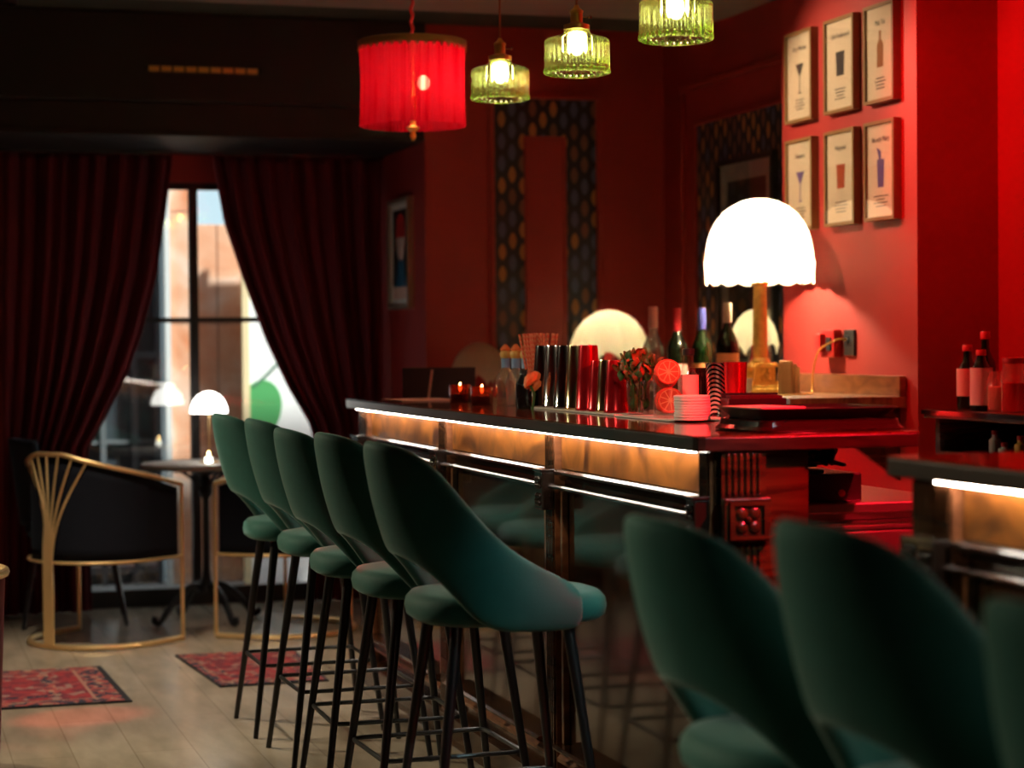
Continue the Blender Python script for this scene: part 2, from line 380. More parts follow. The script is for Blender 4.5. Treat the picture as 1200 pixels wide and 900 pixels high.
def textmesh(name, s, size, m, parent, loc, rot, extr=.0004):
    c = bpy.data.curves.new(name, 'FONT'); c.body = s; c.size = size; c.align_x = 'CENTER'; c.extrude = extr; c.resolution_u = 2
    t = bpy.data.objects.new(name, c); COL.objects.link(t)
    me = bpy.data.meshes.new_from_object(t); COL.objects.unlink(t); bpy.data.objects.remove(t)
    o = bpy.data.objects.new(name, me); COL.objects.link(o); me.materials.clear(); me.materials.append(MAT[m])
    o.parent = parent; o.location = loc; o.rotation_euler = rot; return o

# ------------------------------------------------------------------ room shell
WY, BY = 10.25, 9.33           # window wall, red back wall
RX, SX, PX, QX = 2.457, 3.66, 3.45, 3.768    # return wall, recessed side wall, pier face, side wall near the camera
PY0, PY1 = 6.393, 7.50         # pier
CZ = 2.80
LX, NY = -3.0, -2.5
struct(MB().box(LX-.1, QX+.3, NY-.1, WY+.1, -.1, 0).build('floor', 'floor_boards'))
struct(MB().box(LX-.1, QX+.3, NY-.1, WY+.1, CZ, CZ+.1).build('ceiling', 'ceiling_dark'))
struct(MB().box(RX, SX+.3, BY, BY+.12, 0, CZ).build('wall_back', 'red_wall'))
struct(MB().box(RX, RX+.12, BY+.12, WY, 0, CZ).build('wall_return', 'red_wall'))
struct(MB().box(SX, SX+.12, PY1, BY, 0, CZ).build('wall_recess', 'red_wall'))
struct(MB().box(PX, QX+.3, PY0, PY1, 0, CZ).build('wall_pier', 'red_wall'))
struct(MB().box(QX, QX+.12, NY, PY0, 0, CZ).build('wall_right', 'red_wall'))
# window wall with opening, left wall with a big window, rear wall
ox0, ox1, oz1 = .62, 2.36, 2.115
mb = MB().box(LX, ox0, WY, WY+.12, 0, CZ).box(ox1, RX, WY, WY+.12, 0, CZ).box(ox0, ox1, WY, WY+.12, oz1, CZ)
struct(mb.build('wall_window', 'red_wall'))
struct(MB().box(LX-.12, LX, NY, WY, 0, CZ).build('wall_left', 'red_wall'))
struct(MB().box(LX, QX, NY-.12, NY, 0, CZ).build('wall_rear', 'red_wall'))
# black bulkhead over the window bay
bk = struct(MB().box(LX, RX, BY, WY, 2.25, CZ).build('trim_1', 'black_paint')); bk['label'] = 'black boxed bulkhead over the window bay'
mb = MB().box(LX, RX, BY-.05, BY, 2.40, CZ); o = struct(mb.build('trim_2', 'black_paint', bevel=.008)); o['label'] = 'black upper fascia of the bulkhead'
o = struct(MB().box(LX, RX, BY-.012, BY, 2.25, 2.27).build('trim_3', 'black_paint', bevel=.003))
# lowered grey ceiling raft with rounded edge
mb = MB().prism([(NY, 0), (8.55, 0), (8.72, .008), (8.83, .03), (8.86, .05), (NY, .05)], 0, LX, QX-.02)
o = struct(mb.build('trim_4', 'ceiling_grey')); o.location.z = CZ-.05; o['label'] = 'pale grey lowered ceiling panel with rounded edge'
# street window (black steel)
gy0, gy1 = WY+.03, WY+.075
wroot = struct(MB().box(ox0, ox0+.05, gy0, gy1, 0, oz1).box(ox1-.05, ox1, gy0, gy1, 0, oz1).box(ox0, ox1, gy0, gy1, oz1-.035, oz1).box(ox0, ox1, gy0, gy1, 0, .085).build('window_1', 'black_metal'))
wroot['label'] = 'tall black steel street window between the curtains'
mx = hit(228, 375, 1, WY+.03).x; mz = hit(228, 375, 1, WY+.03).z
for a, b_ in ((ox0+.05, mx-.02), (mx+.02, ox1-.05)):
    for z0, z1 in ((.085, mz-.012), (mz+.012, oz1-.035)):
        MB().box(a, b_, WY+.05, WY+.056, z0, z1).build('pane', 'glass_window', wroot)
MB().box(mx-.02, mx+.02, WY+.02, gy1+.01, .085, oz1-.035).build('mullion', 'black_metal', wroot)
MB().box(ox0+.05, ox1-.05, gy0, gy1, mz-.012, mz+.012).build('transom', 'black_metal', wroot)
# ---- wall mouldings and wallpaper panels
def rectframe(x0, x1, z0, z1, w):
    return [(x0, x1, z1-w, z1), (x0, x1, z0, z0+w), (x0, x0+w, z0+w, z1-w), (x1-w, x1, z0+w, z1-w)]
bp = thing('wall_panel', 'tall moulded panel with patterned wallpaper border on red back wall', 'wall panel', (0, BY, 0))
x0, x1, zt = 2.768, 3.335, 2.49
mb = MB()
for a, b_, c, d in rectframe(x0, x1, .25, zt, .028): mb.box(a, b_, -.022, 0, c, d)
mb.build('outer_moulding', 'red_trim', bp, bevel=.006)
MB().box(x0+.028, x1-.028, -.006, 0, .278, zt-.028).build('wallpaper', 'damask_back', bp)
mb = MB()
for a, b_, c, d in rectframe(2.945, 3.155, .45, 2.285, .018): mb.box(a, b_, -.02, 0, c, d)
mb.build('inner_moulding', 'red_trim', bp, bevel=.005)
MB().box(2.96, 3.14, -.012, 0, .46, 2.27).build('inner_panel', 'red_wall', bp)
sp_ = thing('wall_panel', 'moulded panel with patterned wallpaper on the recessed side wall', 'wall panel', (SX, 0, 0))
mb = MB()
for a, b_, c, d in rectframe(PY1+.02, 9.07, .25, 2.505, .03): mb.box(-.025, 0, a, b_, c, d)
mb.build('outer_moulding', 'red_trim', sp_, bevel=.006)
mb = MB()
for a, b_, c, d in rectframe(PY1+.1, 8.91, .45, 2.325, .022): mb.box(-.02, 0, a, b_, c, d)
mb.build('inner_moulding', 'red_trim', sp_, bevel=.005)
MB().box(-.006, 0, PY1+.12, 8.89, .47, 2.305).build('wallpaper', 'damask_side', sp_)
# big picture hanging on the recessed wall
pc = thing('framed_picture', 'large black framed picture with wide pale mat behind the bright lamp', 'picture', (SX-.008, 8.29, 1.45))
pc.location.z = 1.49
mb = MB()
for a, b_, c, d in rectframe(-.31, .31, -.37, .62, .025): mb.box(-.03, 0, a, b_, c, d)
mb.build('frame', 'frame_black', pc)
mb = MB()
for a, b_, c, d in rectframe(-.286, .286, -.346, .596, .075): mb.box(-.014, -.004, a, b_, c, d)
mb.build('mat_board', 'mat_board', pc)
MB().box(-.011, -.004, -.22, .22, -.28, .53).build('print', 'art_dark', pc)
MB().box(-.020, -.017, -.285, .285, -.345, .595).build('pane', 'glass_clear', pc)
# small poster on the return wall
pp = thing('framed_poster', 'narrow framed poster of red, white and blue figure beside the curtain', 'poster', (RX, 9.76, 1.74))
mb = MB()
for a, b_, c, d in rectframe(-.21, .21, -.27, .27, .022): mb.box(-.03, 0, a, b_, c, d)
mb.build('frame', 'frame_silver', pp)
mb = MB()
for a, b_, c, d in rectframe(-.19, .19, -.25, .25, .03): mb.box(-.012, -.002, a, b_, c, d)
mb.build('mat_board', 'paper_white', pp)
MB().box(-.010, -.002, -.16, .16, -.16, .22).build('print', 'art_black', pp)
MB().prism([(-.09, .08), (.09, .08), (.07, .17), (.0, .205), (-.07, .17)], 0, -.0125, -.009).build('red_shape', 'art_red', pp)
MB().prism([(-.085, .08), (.085, .08), (.06, 0), (.03, -.03), (-.03, -.03), (-.06, 0)], 0, -.0127, -.009).build('pale_shape', 'art_pink', pp)
MB().prism([(-.05, -.03), (.05, -.03), (.10, -.16), (-.10, -.16)], 0, -.0125, -.009).build('blue_shape', 'art_blue', pp)
MB().box(-.010, -.002, -.16, .16, -.22, -.16).build('caption', 'art_pink', pp)

# air grille on the bulkhead
vt = thing('air_vent', 'long slotted air vent on the black bulkhead', 'vent', (1.42, BY-.05, 2.545))
mb = MB()
for a, b_, c, d in rectframe(-.26, .26, -.02, .02, .005): mb.box(a, b_, -.008, 0, c, d)
mb.build('frame', 'black_metal', vt)
for k in range(9):
    MB().box(-.25+k*.0556, -.25+k*.0556+.046, -.006, 0, -.012, .012).build('slat', 'brass', vt)

# ------------------------------------------------------------------ exterior
MB_ext = struct(MB().box(-6, 12, WY+.12, 34, -.06, -.02).build('ground_street', 'pavement')); MB_ext['label'] = 'grey street pavement outside the window'
EY = 11.35
p0, p1, p2, p3, p4 = [hit(x, 400, 1, EY).x for x in (193, 200, 224, 286, 380)]
ztop = hit(240, 262, 1, EY).z
fc = thing('marble_facade', 'orange veined marble facade across the pavement outside', 'facade', (0, EY, -.02))
MB().box(p1, p2, .02, .5, 0, 4.2).box(p2, p3+.9, .06, .5, 0, ztop+.02-.002).build('core', 'store_grey', fc)
zz = 0
for h in (.62, .82, .62, .62, .62, .72):
    MB().box(p1+.003, p2-.003, 0, .03, zz+.003, zz+h-.003).build('slab', 'marble_orange', fc, bevel=.002); zz += h
zz = 0
for h in (.62, .82, ztop+.02-1.44):
    xx = p2+.006
    for wd in ((p3-p2)*.52, (p3-p2)*.5, .42, .42):
        MB().box(xx, xx+wd-.006, .045, .07, zz+.003, zz+h-.003).build('slab', 'marble_orange', fc, bevel=.002); xx += wd
    zz += h
o = tag(MB().box(p0, p1-.002, EY-.03, EY+.02, -.02, 3.4).build('door_post', 'pale_frame'), 'pale grey post between the marble and the dark shopfront', 'post')
st = thing('shopfront', 'dark shopfront with grey frames across the pavement', 'shopfront', (0, EY+.1, -.02))
s0 = hit(60, 400, 1, EY+.1).x; s1 = p0-.01
MB().box(s0-1.2, s1, .05, .1, 0, 3.4).build('backing', 'store_dark', st)
for a in (s0, s0+.26, s1-.16, s1-.03): MB().box(a, a+.03, 0, .05, 0, 3.4).build('post', 'store_grey', st)
for z0, z1 in ((.06, .10), (.42, .56), (.78, .80), (1.25, 1.29), (1.75, 1.80)): MB().box(s0-1.2, s1, .01, .05, z0, z1).build('rail', 'store_grey', st)
MB().box(s0-1.2, s1, .03, .05, .10, .42).build('lower_panel', 'pale_frame', st)
po = thing('poster_board', 'tall white poster board with a green leaf drawing outside', 'poster', (0, EY-.12, -.02))
a0 = p3; MB().box(a0-.03, a0+.008, -.01, .03, 0, 2.05).build('edge_strip', 'cream_trim', po)
MB().box(a0+.008, a0+1.1, 0, .02, 0, 2.0).build('board', 'poster_white', po)
lc = hit(306, 480, 1, EY-.12)
pts = []
for k in range(28):
    t = 2*math.pi*k/28; rr = 1 + .10*math.cos(t-.6)
    pts.append((lc.x+.105*rr*math.cos(t)*(1+.15*math.sin(t)), lc.z+.02+.155*rr*math.sin(t)))
MB().prism(pts, 1, -.006, 0).build('leaf_print', 'poster_green', po)
MB().tube([(lc.x-.04, -.004, lc.z+.15), (lc.x+.03, -.004, lc.z+.21), (lc.x+.12, -.004, lc.z+.30)], .008, 6).build('stalk_print', 'poster_dark', po)
pts = [(lc.x+.10+.06*math.cos(2*math.pi*k/16), .22+.03*math.sin(2*math.pi*k/16)) for k in range(16)]
MB().prism(pts, 1, -.006, 0).build('leaf_print', 'poster_green', po)

# ------------------------------------------------------------------ curtains
CYp = WY-.13
def curtain(name, label, left_px, right_px, seed, n=9):
    """edge tables: (image y, image x) on the curtain plane"""
    def edge(tab):
        P = sorted([(hit(x, y, 1, CYp).z, hit(x, y, 1, CYp).x) for y, x in tab])
        def f(z):
            if z <= P[0][0]: return P[0][1]
            for (a, xa), (b, xb) in zip(P, P[1:]):
                if z <= b: t = (z-a)/(b-a); return xa+(xb-xa)*t
            return P[-1][1]
        return f
    L, R = edge(left_px), edge(right_px); rnd = random.Random(seed); ph = [rnd.uniform(0, 6) for _ in range(4)]
    z0, z1 = .012, 2.235
    def fn(u, v):
        z = z0+(z1-z0)*v; a, b = L(z), R(z)
        uu = u + .012*math.sin(u*9+ph[0]+v*2)
        x = a+(b-a)*u
        k = min(1.0, .65+.35*(b-a)/1.0)
        d = .034*k*math.sin(uu*2*math.pi*n+ph[1]+.5*math.sin(uu*7+ph[3])) + .020*math.sin(uu*2*math.pi*n*.47+ph[2]+v*1.5) + .006*math.sin(uu*2*math.pi*n*2.3+ph[3]-v*2)
        if v > .93: d *= 1.15
        return (x, CYp+d, z)
    o = MB().grid(fn, n*16, 60).build(name, 'curtain_red', None, smooth=True, angle=180, solid=.004)
    return tag(o, label, 'curtain')
curtain('curtain', 'wine red velvet curtain tied back behind the gold barrel chair',
        [(190, 3), (700, 3)], [(190, 201), (250, 194), (320, 184), (390, 166), (440, 148), (490, 124), (525, 104), (560, 101), (640, 106), (705, 108)], 3)
curtain('curtain', 'wine red velvet curtain tied back beside the narrow framed poster',
        [(190, 249), (262, 262), (330, 285), (400, 311), (455, 337), (497, 362), (540, 372), (620, 366), (700, 360)], [(190, 443), (700, 443)], 5)
# curtain rail
rl = thing('curtain_rail', 'dull steel curtain rail under the black bulkhead', 'rail', (0, CYp, 2.237))
MB().box(.45, RX-.01, -.02, .02, 0, .0125).build('track', 'steel_dark', rl)

# ------------------------------------------------------------------ bar
BX, SZ = 1.77, 1.09
BY0, BY1 = 4.235, 7.73
def flower(mb, c, s, ax):
    """four petals and a boss; ax 0: face looks to -X, 1: face looks to -Y"""
    for k in range(4):
        t = math.pi/4+k*math.pi/2; a, b = s*.5*math.cos(t), s*.5*math.sin(t)
        p = (c[0], c[1]+a, c[2]+b) if ax == 0 else (c[0]+a, c[1], c[2]+b)
        mb.ell(p, (.007, s*.34, s*.34) if ax == 0 else (s*.34, .007, s*.34), 10, 6)
    mb.ell(c, (.011, s*.2, s*.2) if ax == 0 else (s*.2, .011, s*.2), 8, 6)
def bar(name, label, y0, y1, panels, posts, end_near):
    t = thing(name, label, 'bar counter', (BX, 0, 0))
    MB().box(.03, .224, y0+.01, y1-.01, .0, 1.055).build('carcass', 'wood_dark', t)
    for a, b in panels:
        MB().box(.012, .03, a, b, .955, 1.055).build('frieze_panel', 'wood_frieze', t)
        pr = [(.03, .953), (-.004, .953), (-.014, .948), (-.015, .942), (-.010, .938), (.002, .932), (.008, .922), (.03, .922)]
        MB().prism(pr, 1, a, b).build('rail_moulding', 'glaze_dark', t)
        MB().box(.020, .03, a, b, .17, .922).build('door_panel', 'wood_panel', t)
        pr = [(.02, 0), (-.022, 0), (-.031, -.005), (-.031, -.009), (-.020, -.014), (.02, -.022)]
        MB().prism([(x, .914+z) for x, z in pr], 1, a+.008, b-.008).build('panel_frame', 'glaze_dark', t)
        MB().prism([(x, .200+z) for x, z in pr], 1, a+.008, b-.008).build('panel_frame', 'wood_dark', t)
        for ya, yb in ((a+.008, a+.028), (b-.028, b-.008)):
            MB().box(.002, .02, ya, yb, .200, .894).build('panel_frame', 'wood_copper', t, bevel=.003)
        MB().prism([(.03, .17), (.0, .17), (-.008, .160), (-.008, .15), (.03, .13)], 1, a, b).build('base_moulding', 'wood_copper', t)
    for a, b in posts:
        p = MB().box(-.004, .03, a, b, .0, 1.055).build('pilaster', 'wood_copper', t)
        n = 4; wd = (b-a)/(2*n+1)
        for k in range(n):
            MB().box(-.010, -.003, a+wd*(2*k+1), a+wd*(2*k+2), .10, 1.05).build('reed', 'wood_dark', p, bevel=.002)
        k_ = MB().box(-.040, -.002, a+.004, b-.004, .84, .945).build('corbel', 'glaze_dark', p, bevel=.003)
        MB().box(-.045, -.002, a, b, .945, .953).build('corbel_cap', 'glaze_dark', p, bevel=.002)
        fm = MB(); flower(fm, (-.041, (a+b)/2, .915), .026, 0); flower(fm, (-.041, (a+b)/2, .868), .026, 0); fm.build('carving', 'glaze_dark', p, smooth=True)
    MB().box(-.004, .03, y0, y1, 0, .09).build('plinth', 'wood_dark', t)
    MB().prism([(-.004, .09), (-.016, .085), (-.016, .02), (-.02, 0), (-.004, 0)], 1, y0, y1).build('plinth_moulding', 'wood_dark', t)
    return t
b1 = bar('bar_counter', 'long panelled wooden bar with glowing frieze and carved posts', BY0, BY1,
         [(6.564, 7.589), (5.426, 6.441), (4.302, 5.32)], [(7.60, 7.725), (6.455, 6.55), (5.335, 5.412), (BY0, 4.292)], True)
MB().box(-.022, -.011, BY0+.06, BY1-.02, 1.0486, 1.052).build('led_strip', 'led', b1)
# end face of the long bar
t = b1
ex0, ex1 = 1.775-BX, 1.995-BX
MB().box(ex0, ex1, BY0-.005, BY0+.03, 0, 1.055).build('end_panel', 'wood_dark', t)
ep = MB().box(1.785-BX, 1.892-BX, BY0-.024, BY0-.005, 0, 1.055).build('end_pilaster', 'wood_dark', t)
for k in range(6):
    a = 1.796-BX+k*.0150
    MB().box(a, a+.0085, BY0-.030, BY0-.024, .02, .845).box(a, a+.0085, BY0-.030, BY0-.024, .955, 1.05).build('reed', 'wood_dark', ep, bevel=.003)
MB().box(1.783-BX, 1.896-BX, BY0-.045, BY0-.02, .852, .950).build('carved_block', 'wood_dark', ep, bevel=.003)
fb = MB(); c_ = (1.8395-BX, BY0-.046, .901)
for a, b_, c, d in rectframe(c_[0]-.046, c_[0]+.046, .858, .944, .010): fb.box(a, b_, BY0-.052, BY0-.045, c, d)
fb.build('block_frame', 'wood_dark', ep)
fb = MB(); flower(fb, c_, .044, 1); fb.build('carving', 'wood_dark', ep, smooth=True)
MB().box(ex1, ex1+.012, BY0, BY1-.2, .0, 1.055).build('inner_lining', 'wood_dark', t)
# worktop
def slab(name, label, x0, x1, y0, y1, ch=.022, near=True):
    pts = [(x0, y1-ch), (x0, y0+ch), (x0+ch*.3, y0+ch*.3), (x0+ch, y0), (x1-.01, y0), (x1, y0+.01), (x1, y1), (x0+ch, y1), (x0+ch*.3, y1-ch*.3)]
    t = thing(name, label, 'worktop')
    MB().prism(pts, 2, SZ-.004, SZ).build('top_surface', 'wood_top', t)
    MB().prism(pts, 2, SZ-.035, SZ-.004).build('edge_band', 'wood_edge', t, bevel=.002)
    return t
slab('bar_worktop', 'glossy dark wooden worktop of the long bar', 1.72, 2.275, 4.20, 7.78)
b2 = bar('bar_counter', 'short panelled bar section behind the three close stools', 1.0, 3.30,
         [(2.10, 3.14), (1.05, 2.02)], [(3.15, 3.215), (2.03, 2.09)], False)
MB().box(-.012, -.003, 1.0, 3.20, 1.0486, 1.052).build('led_strip', 'led_cool', b2)
MB().box(.0, .12, 3.22, 3.30, 0, 1.055).build('end_post', 'wood_dark', b2)
for k in range(4): MB().box(-.006, .0, 3.225+k*.019, 3.236+k*.019, .02, .84).box(-.006, 0, 3.225+k*.019, 3.236+k*.019, .955, 1.05).build('reed', 'wood_dark', b2, bevel=.002)
ck = MB().box(-.028, .0, 3.222, 3.30, .84, .95).build('corbel', 'glaze_dark', b2, bevel=.003)
fm = MB(); flower(fm, (-.030, 3.262, .92), .026, 0); flower(fm, (-.030, 3.262, .872), .026, 0); fm.build('carving', 'glaze_dark', ck, smooth=True)
slab('bar_worktop', 'dark worktop of the short bar section behind the three close stools', 1.735, 2.275, .98, 3.35)

# ------------------------------------------------------------------ bar stools
def make_stool():
    t = thing('bar_stool', '', 'bar stool', group='teal velvet bar stools')
    S = []
    # plan stations from rear centre (phi=0) to the arm front
    for ph in (0, 12, 24, 36, 46, 55, 64, 73, 82, 90): S.append((ph, 0))
    for ax in (.045, .09, .125, .143): S.append((90, ax))
    # top / bottom heights for those stations
    ZT = [1.074, 1.073, 1.068, 1.056, 1.030, .985, .926, .876, .838, .812, .786, .764, .744, .724]
    ZB = [.802, .800, .792, .768, .733, .692, .658, .644, .639, .638, .637, .637, .640, .654]
    def station(i, sgn):
        ph, ax = S[i]; p = math.radians(ph); zt, zb = ZT[i], ZB[i]
        bx, by = -.215*math.cos(p)+ax, .235*math.sin(p)
        nx, ny = -math.cos(p), math.sin(p)
        if ax: nx, ny = 0, 1
        th = .019 if i < 12 else (.017 if i == 12 else .011)
        loop = []
        def pt(z, off):
            h = max(0, z-.70); lean = .18*h*math.cos(p)**1.2 + .12*h*h*math.cos(p)
            nar = -.22*h*math.sin(p)
            bulge = .012*math.sin(math.pi*min(1, max(0, (z-zb)/(zt-zb))))
            return (bx+nx*(off+bulge)-lean, sgn*(by+ny*(off+bulge)+nar*.6), z)
        nz = 6
        for k in range(nz): loop.append(pt(zb+th*.6+(zt-zb-th*1.2)*k/(nz-1), th))
        loop.append(pt(zt, th*.45)); loop.append(pt(zt, -th*.45))
        for k in range(nz): loop.append(pt(zt-th*.6-(zt-zb-th*1.2)*k/(nz-1), -th))
        loop.append(pt(zb, -th*.45)); loop.append(pt(zb, th*.45))
        return loop
    rings = [station(i, -1) for i in range(len(S)-1, 0, -1)]+[station(i, 1) for i in range(len(S))]
    m = len(rings[0]); vs = [p for r in rings for p in r]; fs = []
    for i in range(len(rings)-1):
        for k in range(m): fs.append((i*m+k, i*m+(k+1) % m, (i+1)*m+(k+1) % m, (i+1)*m+k))
    fs.append(tuple(range(m))); fs.append(tuple(range((len(rings)-1)*m, len(rings)*m)))
    MB().add(vs, fs).build('backrest', 'velvet_teal', t, smooth=True, subsurf=1)
    # seat cushion: rounded, pushed out at the front
    prof = [(0, .644), (.6, .644), (.93, .646), (.985, .656), (1, .675), (.985, .694), (.93, .708), (.75, .716), (.4, .720), (0, .721)]
    def seat(u, v):
        q = v*(len(prof)-1); i = min(int(q), len(prof)-2); fr = q-i
        rr = prof[i][0]+(prof[i+1][0]-prof[i][0])*fr; z = prof[i][1]+(prof[i+1][1]-prof[i][1])*fr
        a = 2*math.pi*u; c, s_ = math.cos(a), math.sin(a); e = .72
        x = .235*math.copysign(abs(c)**e, c); y = .207*math.copysign(abs(s_)**e, s_)
        return (.030+x*rr, y*rr, z)
    MB().grid(seat, 40, 19, True).build('seat', 'velvet_teal', t, smooth=True, angle=180)
    for sx in (-1, 1):
        for sy in (-1, 1):
            tx, bx = (.145, .225) if sx > 0 else (-.125, -.210)
            MB().tube([(tx, sy*.125, .644), (bx, sy*.195, .0)], [.0145, .0085], 10).build('leg', 'black_metal', t, smooth=True)
    # foot ring
    z = .235; f_ = (1-z/.632); 
    xa = -.125+(-.210+.125)*f_; xb = .145+(.225-.145)*f_; yy = .125+.07*f_
    pts = []
    for cx, cy, a0 in ((xb-.03, yy-.03, 0), (xa+.03, yy-.03, 90), (xa+.03, -yy+.03, 180), (xb-.03, -yy+.03, 270)):
        for k in range(5):
            a = math.radians(a0+22.5*k); pts.append((cx+.03*math.cos(a), cy+.03*math.sin(a), z))
    MB().tube(pts, .0065, 8, closed=True).build('foot_ring', 'black_metal', t, smooth=True)
    return t
stool = make_stool(); first = True
L1 = 'teal velvet bar stool at the long bar, %s from its carved red end'
L2 = 'teal velvet bar stool at the short bar section, %s from the gap in the bar'
SX0 = 1.40
for (x, y, sz, rz, lab) in [(SX0-.006, 4.69, 1, 0, L1 % 'first'), (SX0-.012, 5.24, 1, 1.5, L1 % 'second'), (SX0-.015, 5.79, .992, -1, L1 % 'third'),
                        (SX0-.006, 6.34, 1, 1, L1 % 'fourth'), (SX0-.022, 6.89, 1, 0, L1 % 'fifth'),
                        (SX0, 2.93, .965, 0, L2 % 'first'), (SX0+.01, 2.395, .998, 0, L2 % 'second'), (SX0+.01, 1.862, .96, 0, L2 % 'third')]:
    o = stool if first else dup(stool); first = False
    o.location = (x, y, 0); o.rotation_euler = (0, 0, math.radians(rz)); o.scale = (1, 1, sz); o['label'] = lab

# ------------------------------------------------------------------ pendants
def rot(o, r): o.rotation_euler = r; return o
def green_pendant(loc, label):
    """loc: centre of the lower rim"""
    t = thing('pendant_lamp', label, 'pendant lamp', loc, group='green glass pendants above the bar')
    N = 30
    def rf(a, i): return 1 + (.026*math.cos(N*a) if 2 <= i <= 9 else 0)
    prof = [(.094, .0), (.1, .004), (.1, .016), (.0985, .022), (.0985, .06), (.0985, .098), (.096, .106), (.085, .112), (.06, .119), (.042, .126), (.036, .140), (.034, .150)]
    MB().lathe(prof, N*4, rf=rf, cap0=False, cap1=False).build('glass_shade', 'glass_green', t, smooth=True, angle=60)
    bm_ = MB()
    for k in range(N): 
        a = 2*math.pi*(k+.5)/N; bm_.ell((.099*math.cos(a), .099*math.sin(a), .010), (.006, .006, .008), 6, 5)
    bm_.build('rim_beads', 'glass_green', t, smooth=True)
    MB().lathe([(.040, .138), (.040, .152), (.028, .156), (.019, .160), (.019, .188), (.021, .190), (.021, .196), (.010, .205), (.006, .214)], 24).build('socket', 'brass', t, smooth=True)
    k_ = MB().tube([(.018, -.0, .178), (.040, -.006, .178)], .0022, 6).ell((.042, -.006, .178), (.006, .004, .006), 8, 6).build('switch_key', 'steel', t)
    MB().ell((0, 0, .092), (.024, .024, .034), 14, 10).build('bulb', 'bulb', t, smooth=True)
    H = CZ-.05-loc[2]
    MB().tube([(0, 0, .21), (0, 0, H)], .0035, 8).build('cord', 'rope_copper', t, smooth=True)
    MB().lathe([(.045, H-.02), (.045, H-.002), (.012, H)], 24, cap1=True).build('ceiling_rose', 'brass', t, smooth=True)
    p = point('pendant_light', (0, 0, .085), 15, (1, .80, .48), .024); p.parent = t
    return t
green_pendant((2.055, 6.77, 2.135), 'green ribbed glass pendant next to the red drum pendant')
green_pendant((2.066, 5.99, 2.125), 'green ribbed glass pendant between two others, brass key showing')
green_pendant((2.085, 5.216, 2.118), 'green ribbed glass pendant closest to the framed cocktail prints')
rp = thing('pendant_lamp', 'red pleated fabric drum pendant with brass finial', 'pendant lamp', (1.97, 7.65, 2.135))
N = 84
def rf(a, i): return 1 + .010*math.cos(N*a) + .006*math.cos(17*a+1.3*i*.1)
MB().lathe([(.202, .0), (.199, .08), (.198, .16), (.199, .24), (.201, .315)], N*4, rf=rf, cap0=False, cap1=False).build('shade', 'shade_red', rp, smooth=True, angle=180)
mb = MB().lathe([(.206, .300), (.208, .304), (.208, .324), (.203, .326)], 96, cap0=False, cap1=False)
for k in range(40):
    a = 2*math.pi*k/40; c, s_ = math.cos(a), math.sin(a)
    mb.add([(.208*math.cos(a-.05), .208*math.sin(a-.05), .303), (.208*math.cos(a+.05), .208*math.sin(a+.05), .303), (.209*c, .209*s_, .285)], [(0, 1, 2)])
mb.build('top_band', 'shade_band', rp, solid=.003)
mb = MB().lathe([(.198, .318), (.195, .322)], 64, cap0=False, cap1=False)
for k in range(3):
    a = 2*math.pi*k/3; mb.tube([(.0, .0, .318), (.198*math.cos(a), .198*math.sin(a), .318)], .003, 6)
mb.build('spider_frame', 'brass', rp)
MB().lathe([(.004, -.055), (.010, -.045), (.013, -.035), (.008, -.022), (.020, -.014), (.026, -.004), (.012, .004), (.008, .03), (.016, .06), (.018, .10), (.010, .12), (.006, .16), (.005, .33)], 20).build('stem_finial', 'brass_warm', rp, smooth=True)
MB().ell((.036, -.03, .165), (.024, .024, .028), 14, 10).build('bulb', 'bulb_red', rp, smooth=True)
MB().tube([(.004, 0, .12), (.03, -.024, .125), (.036, -.03, .14)], .006, 8).build('bulb_arm', 'brass', rp, smooth=True)
H = CZ-.05-2.135
path = [(.004*math.cos(k*.9), .004*math.sin(k*.9), .325+(H-.325)*k/40) for k in range(41)]
MB().tube(path, .007, 8).build('cord', 'rope_red', rp, smooth=True)
p = point('red_pendant_light', (.036, -.03, .165), 13, (1, .62, .38), .03); p.parent = rp

# ------------------------------------------------------------------ back counter, lamp, bottles
bc = thing('back_counter', 'low wooden back counter carrying lamp and bottles along the red wall', 'counter', (0, 0, 0))
MB().prism([(3.0, 6.47), (PX-.002, 6.47), (PX-.002, PY1+.01), (SX-.03, PY1+.01), (SX-.03, BY-.03), (3.0, BY-.03)], 2, 1.06, 1.10).build('top', 'wood_counter', bc, bevel=.003)
MB().box(3.0, 3.03, 6.47, BY-.03, 1.0, 1.06).build('fascia', 'wood_counter', bc, bevel=.003)
for y in (6.52, 7.35): MB().prism([(PX-.002, .80), (PX-.002, 1.06), (3.08, 1.06)], 1, y, y+.03).build('bracket', 'wood_dark', bc)
MB().prism([(SX-.03, .80), (SX-.03, 1.06), (3.08, 1.06)], 1, 8.4, 8.43).build('bracket', 'wood_dark', bc)
tag(MB().box(PX-.03, PX-.004, 6.47, PY1, 1.1005, 1.172).build('splashback', 'wood_copper', None, bevel=.002), 'low wooden upstand along the wall behind the big lamp', 'upstand')
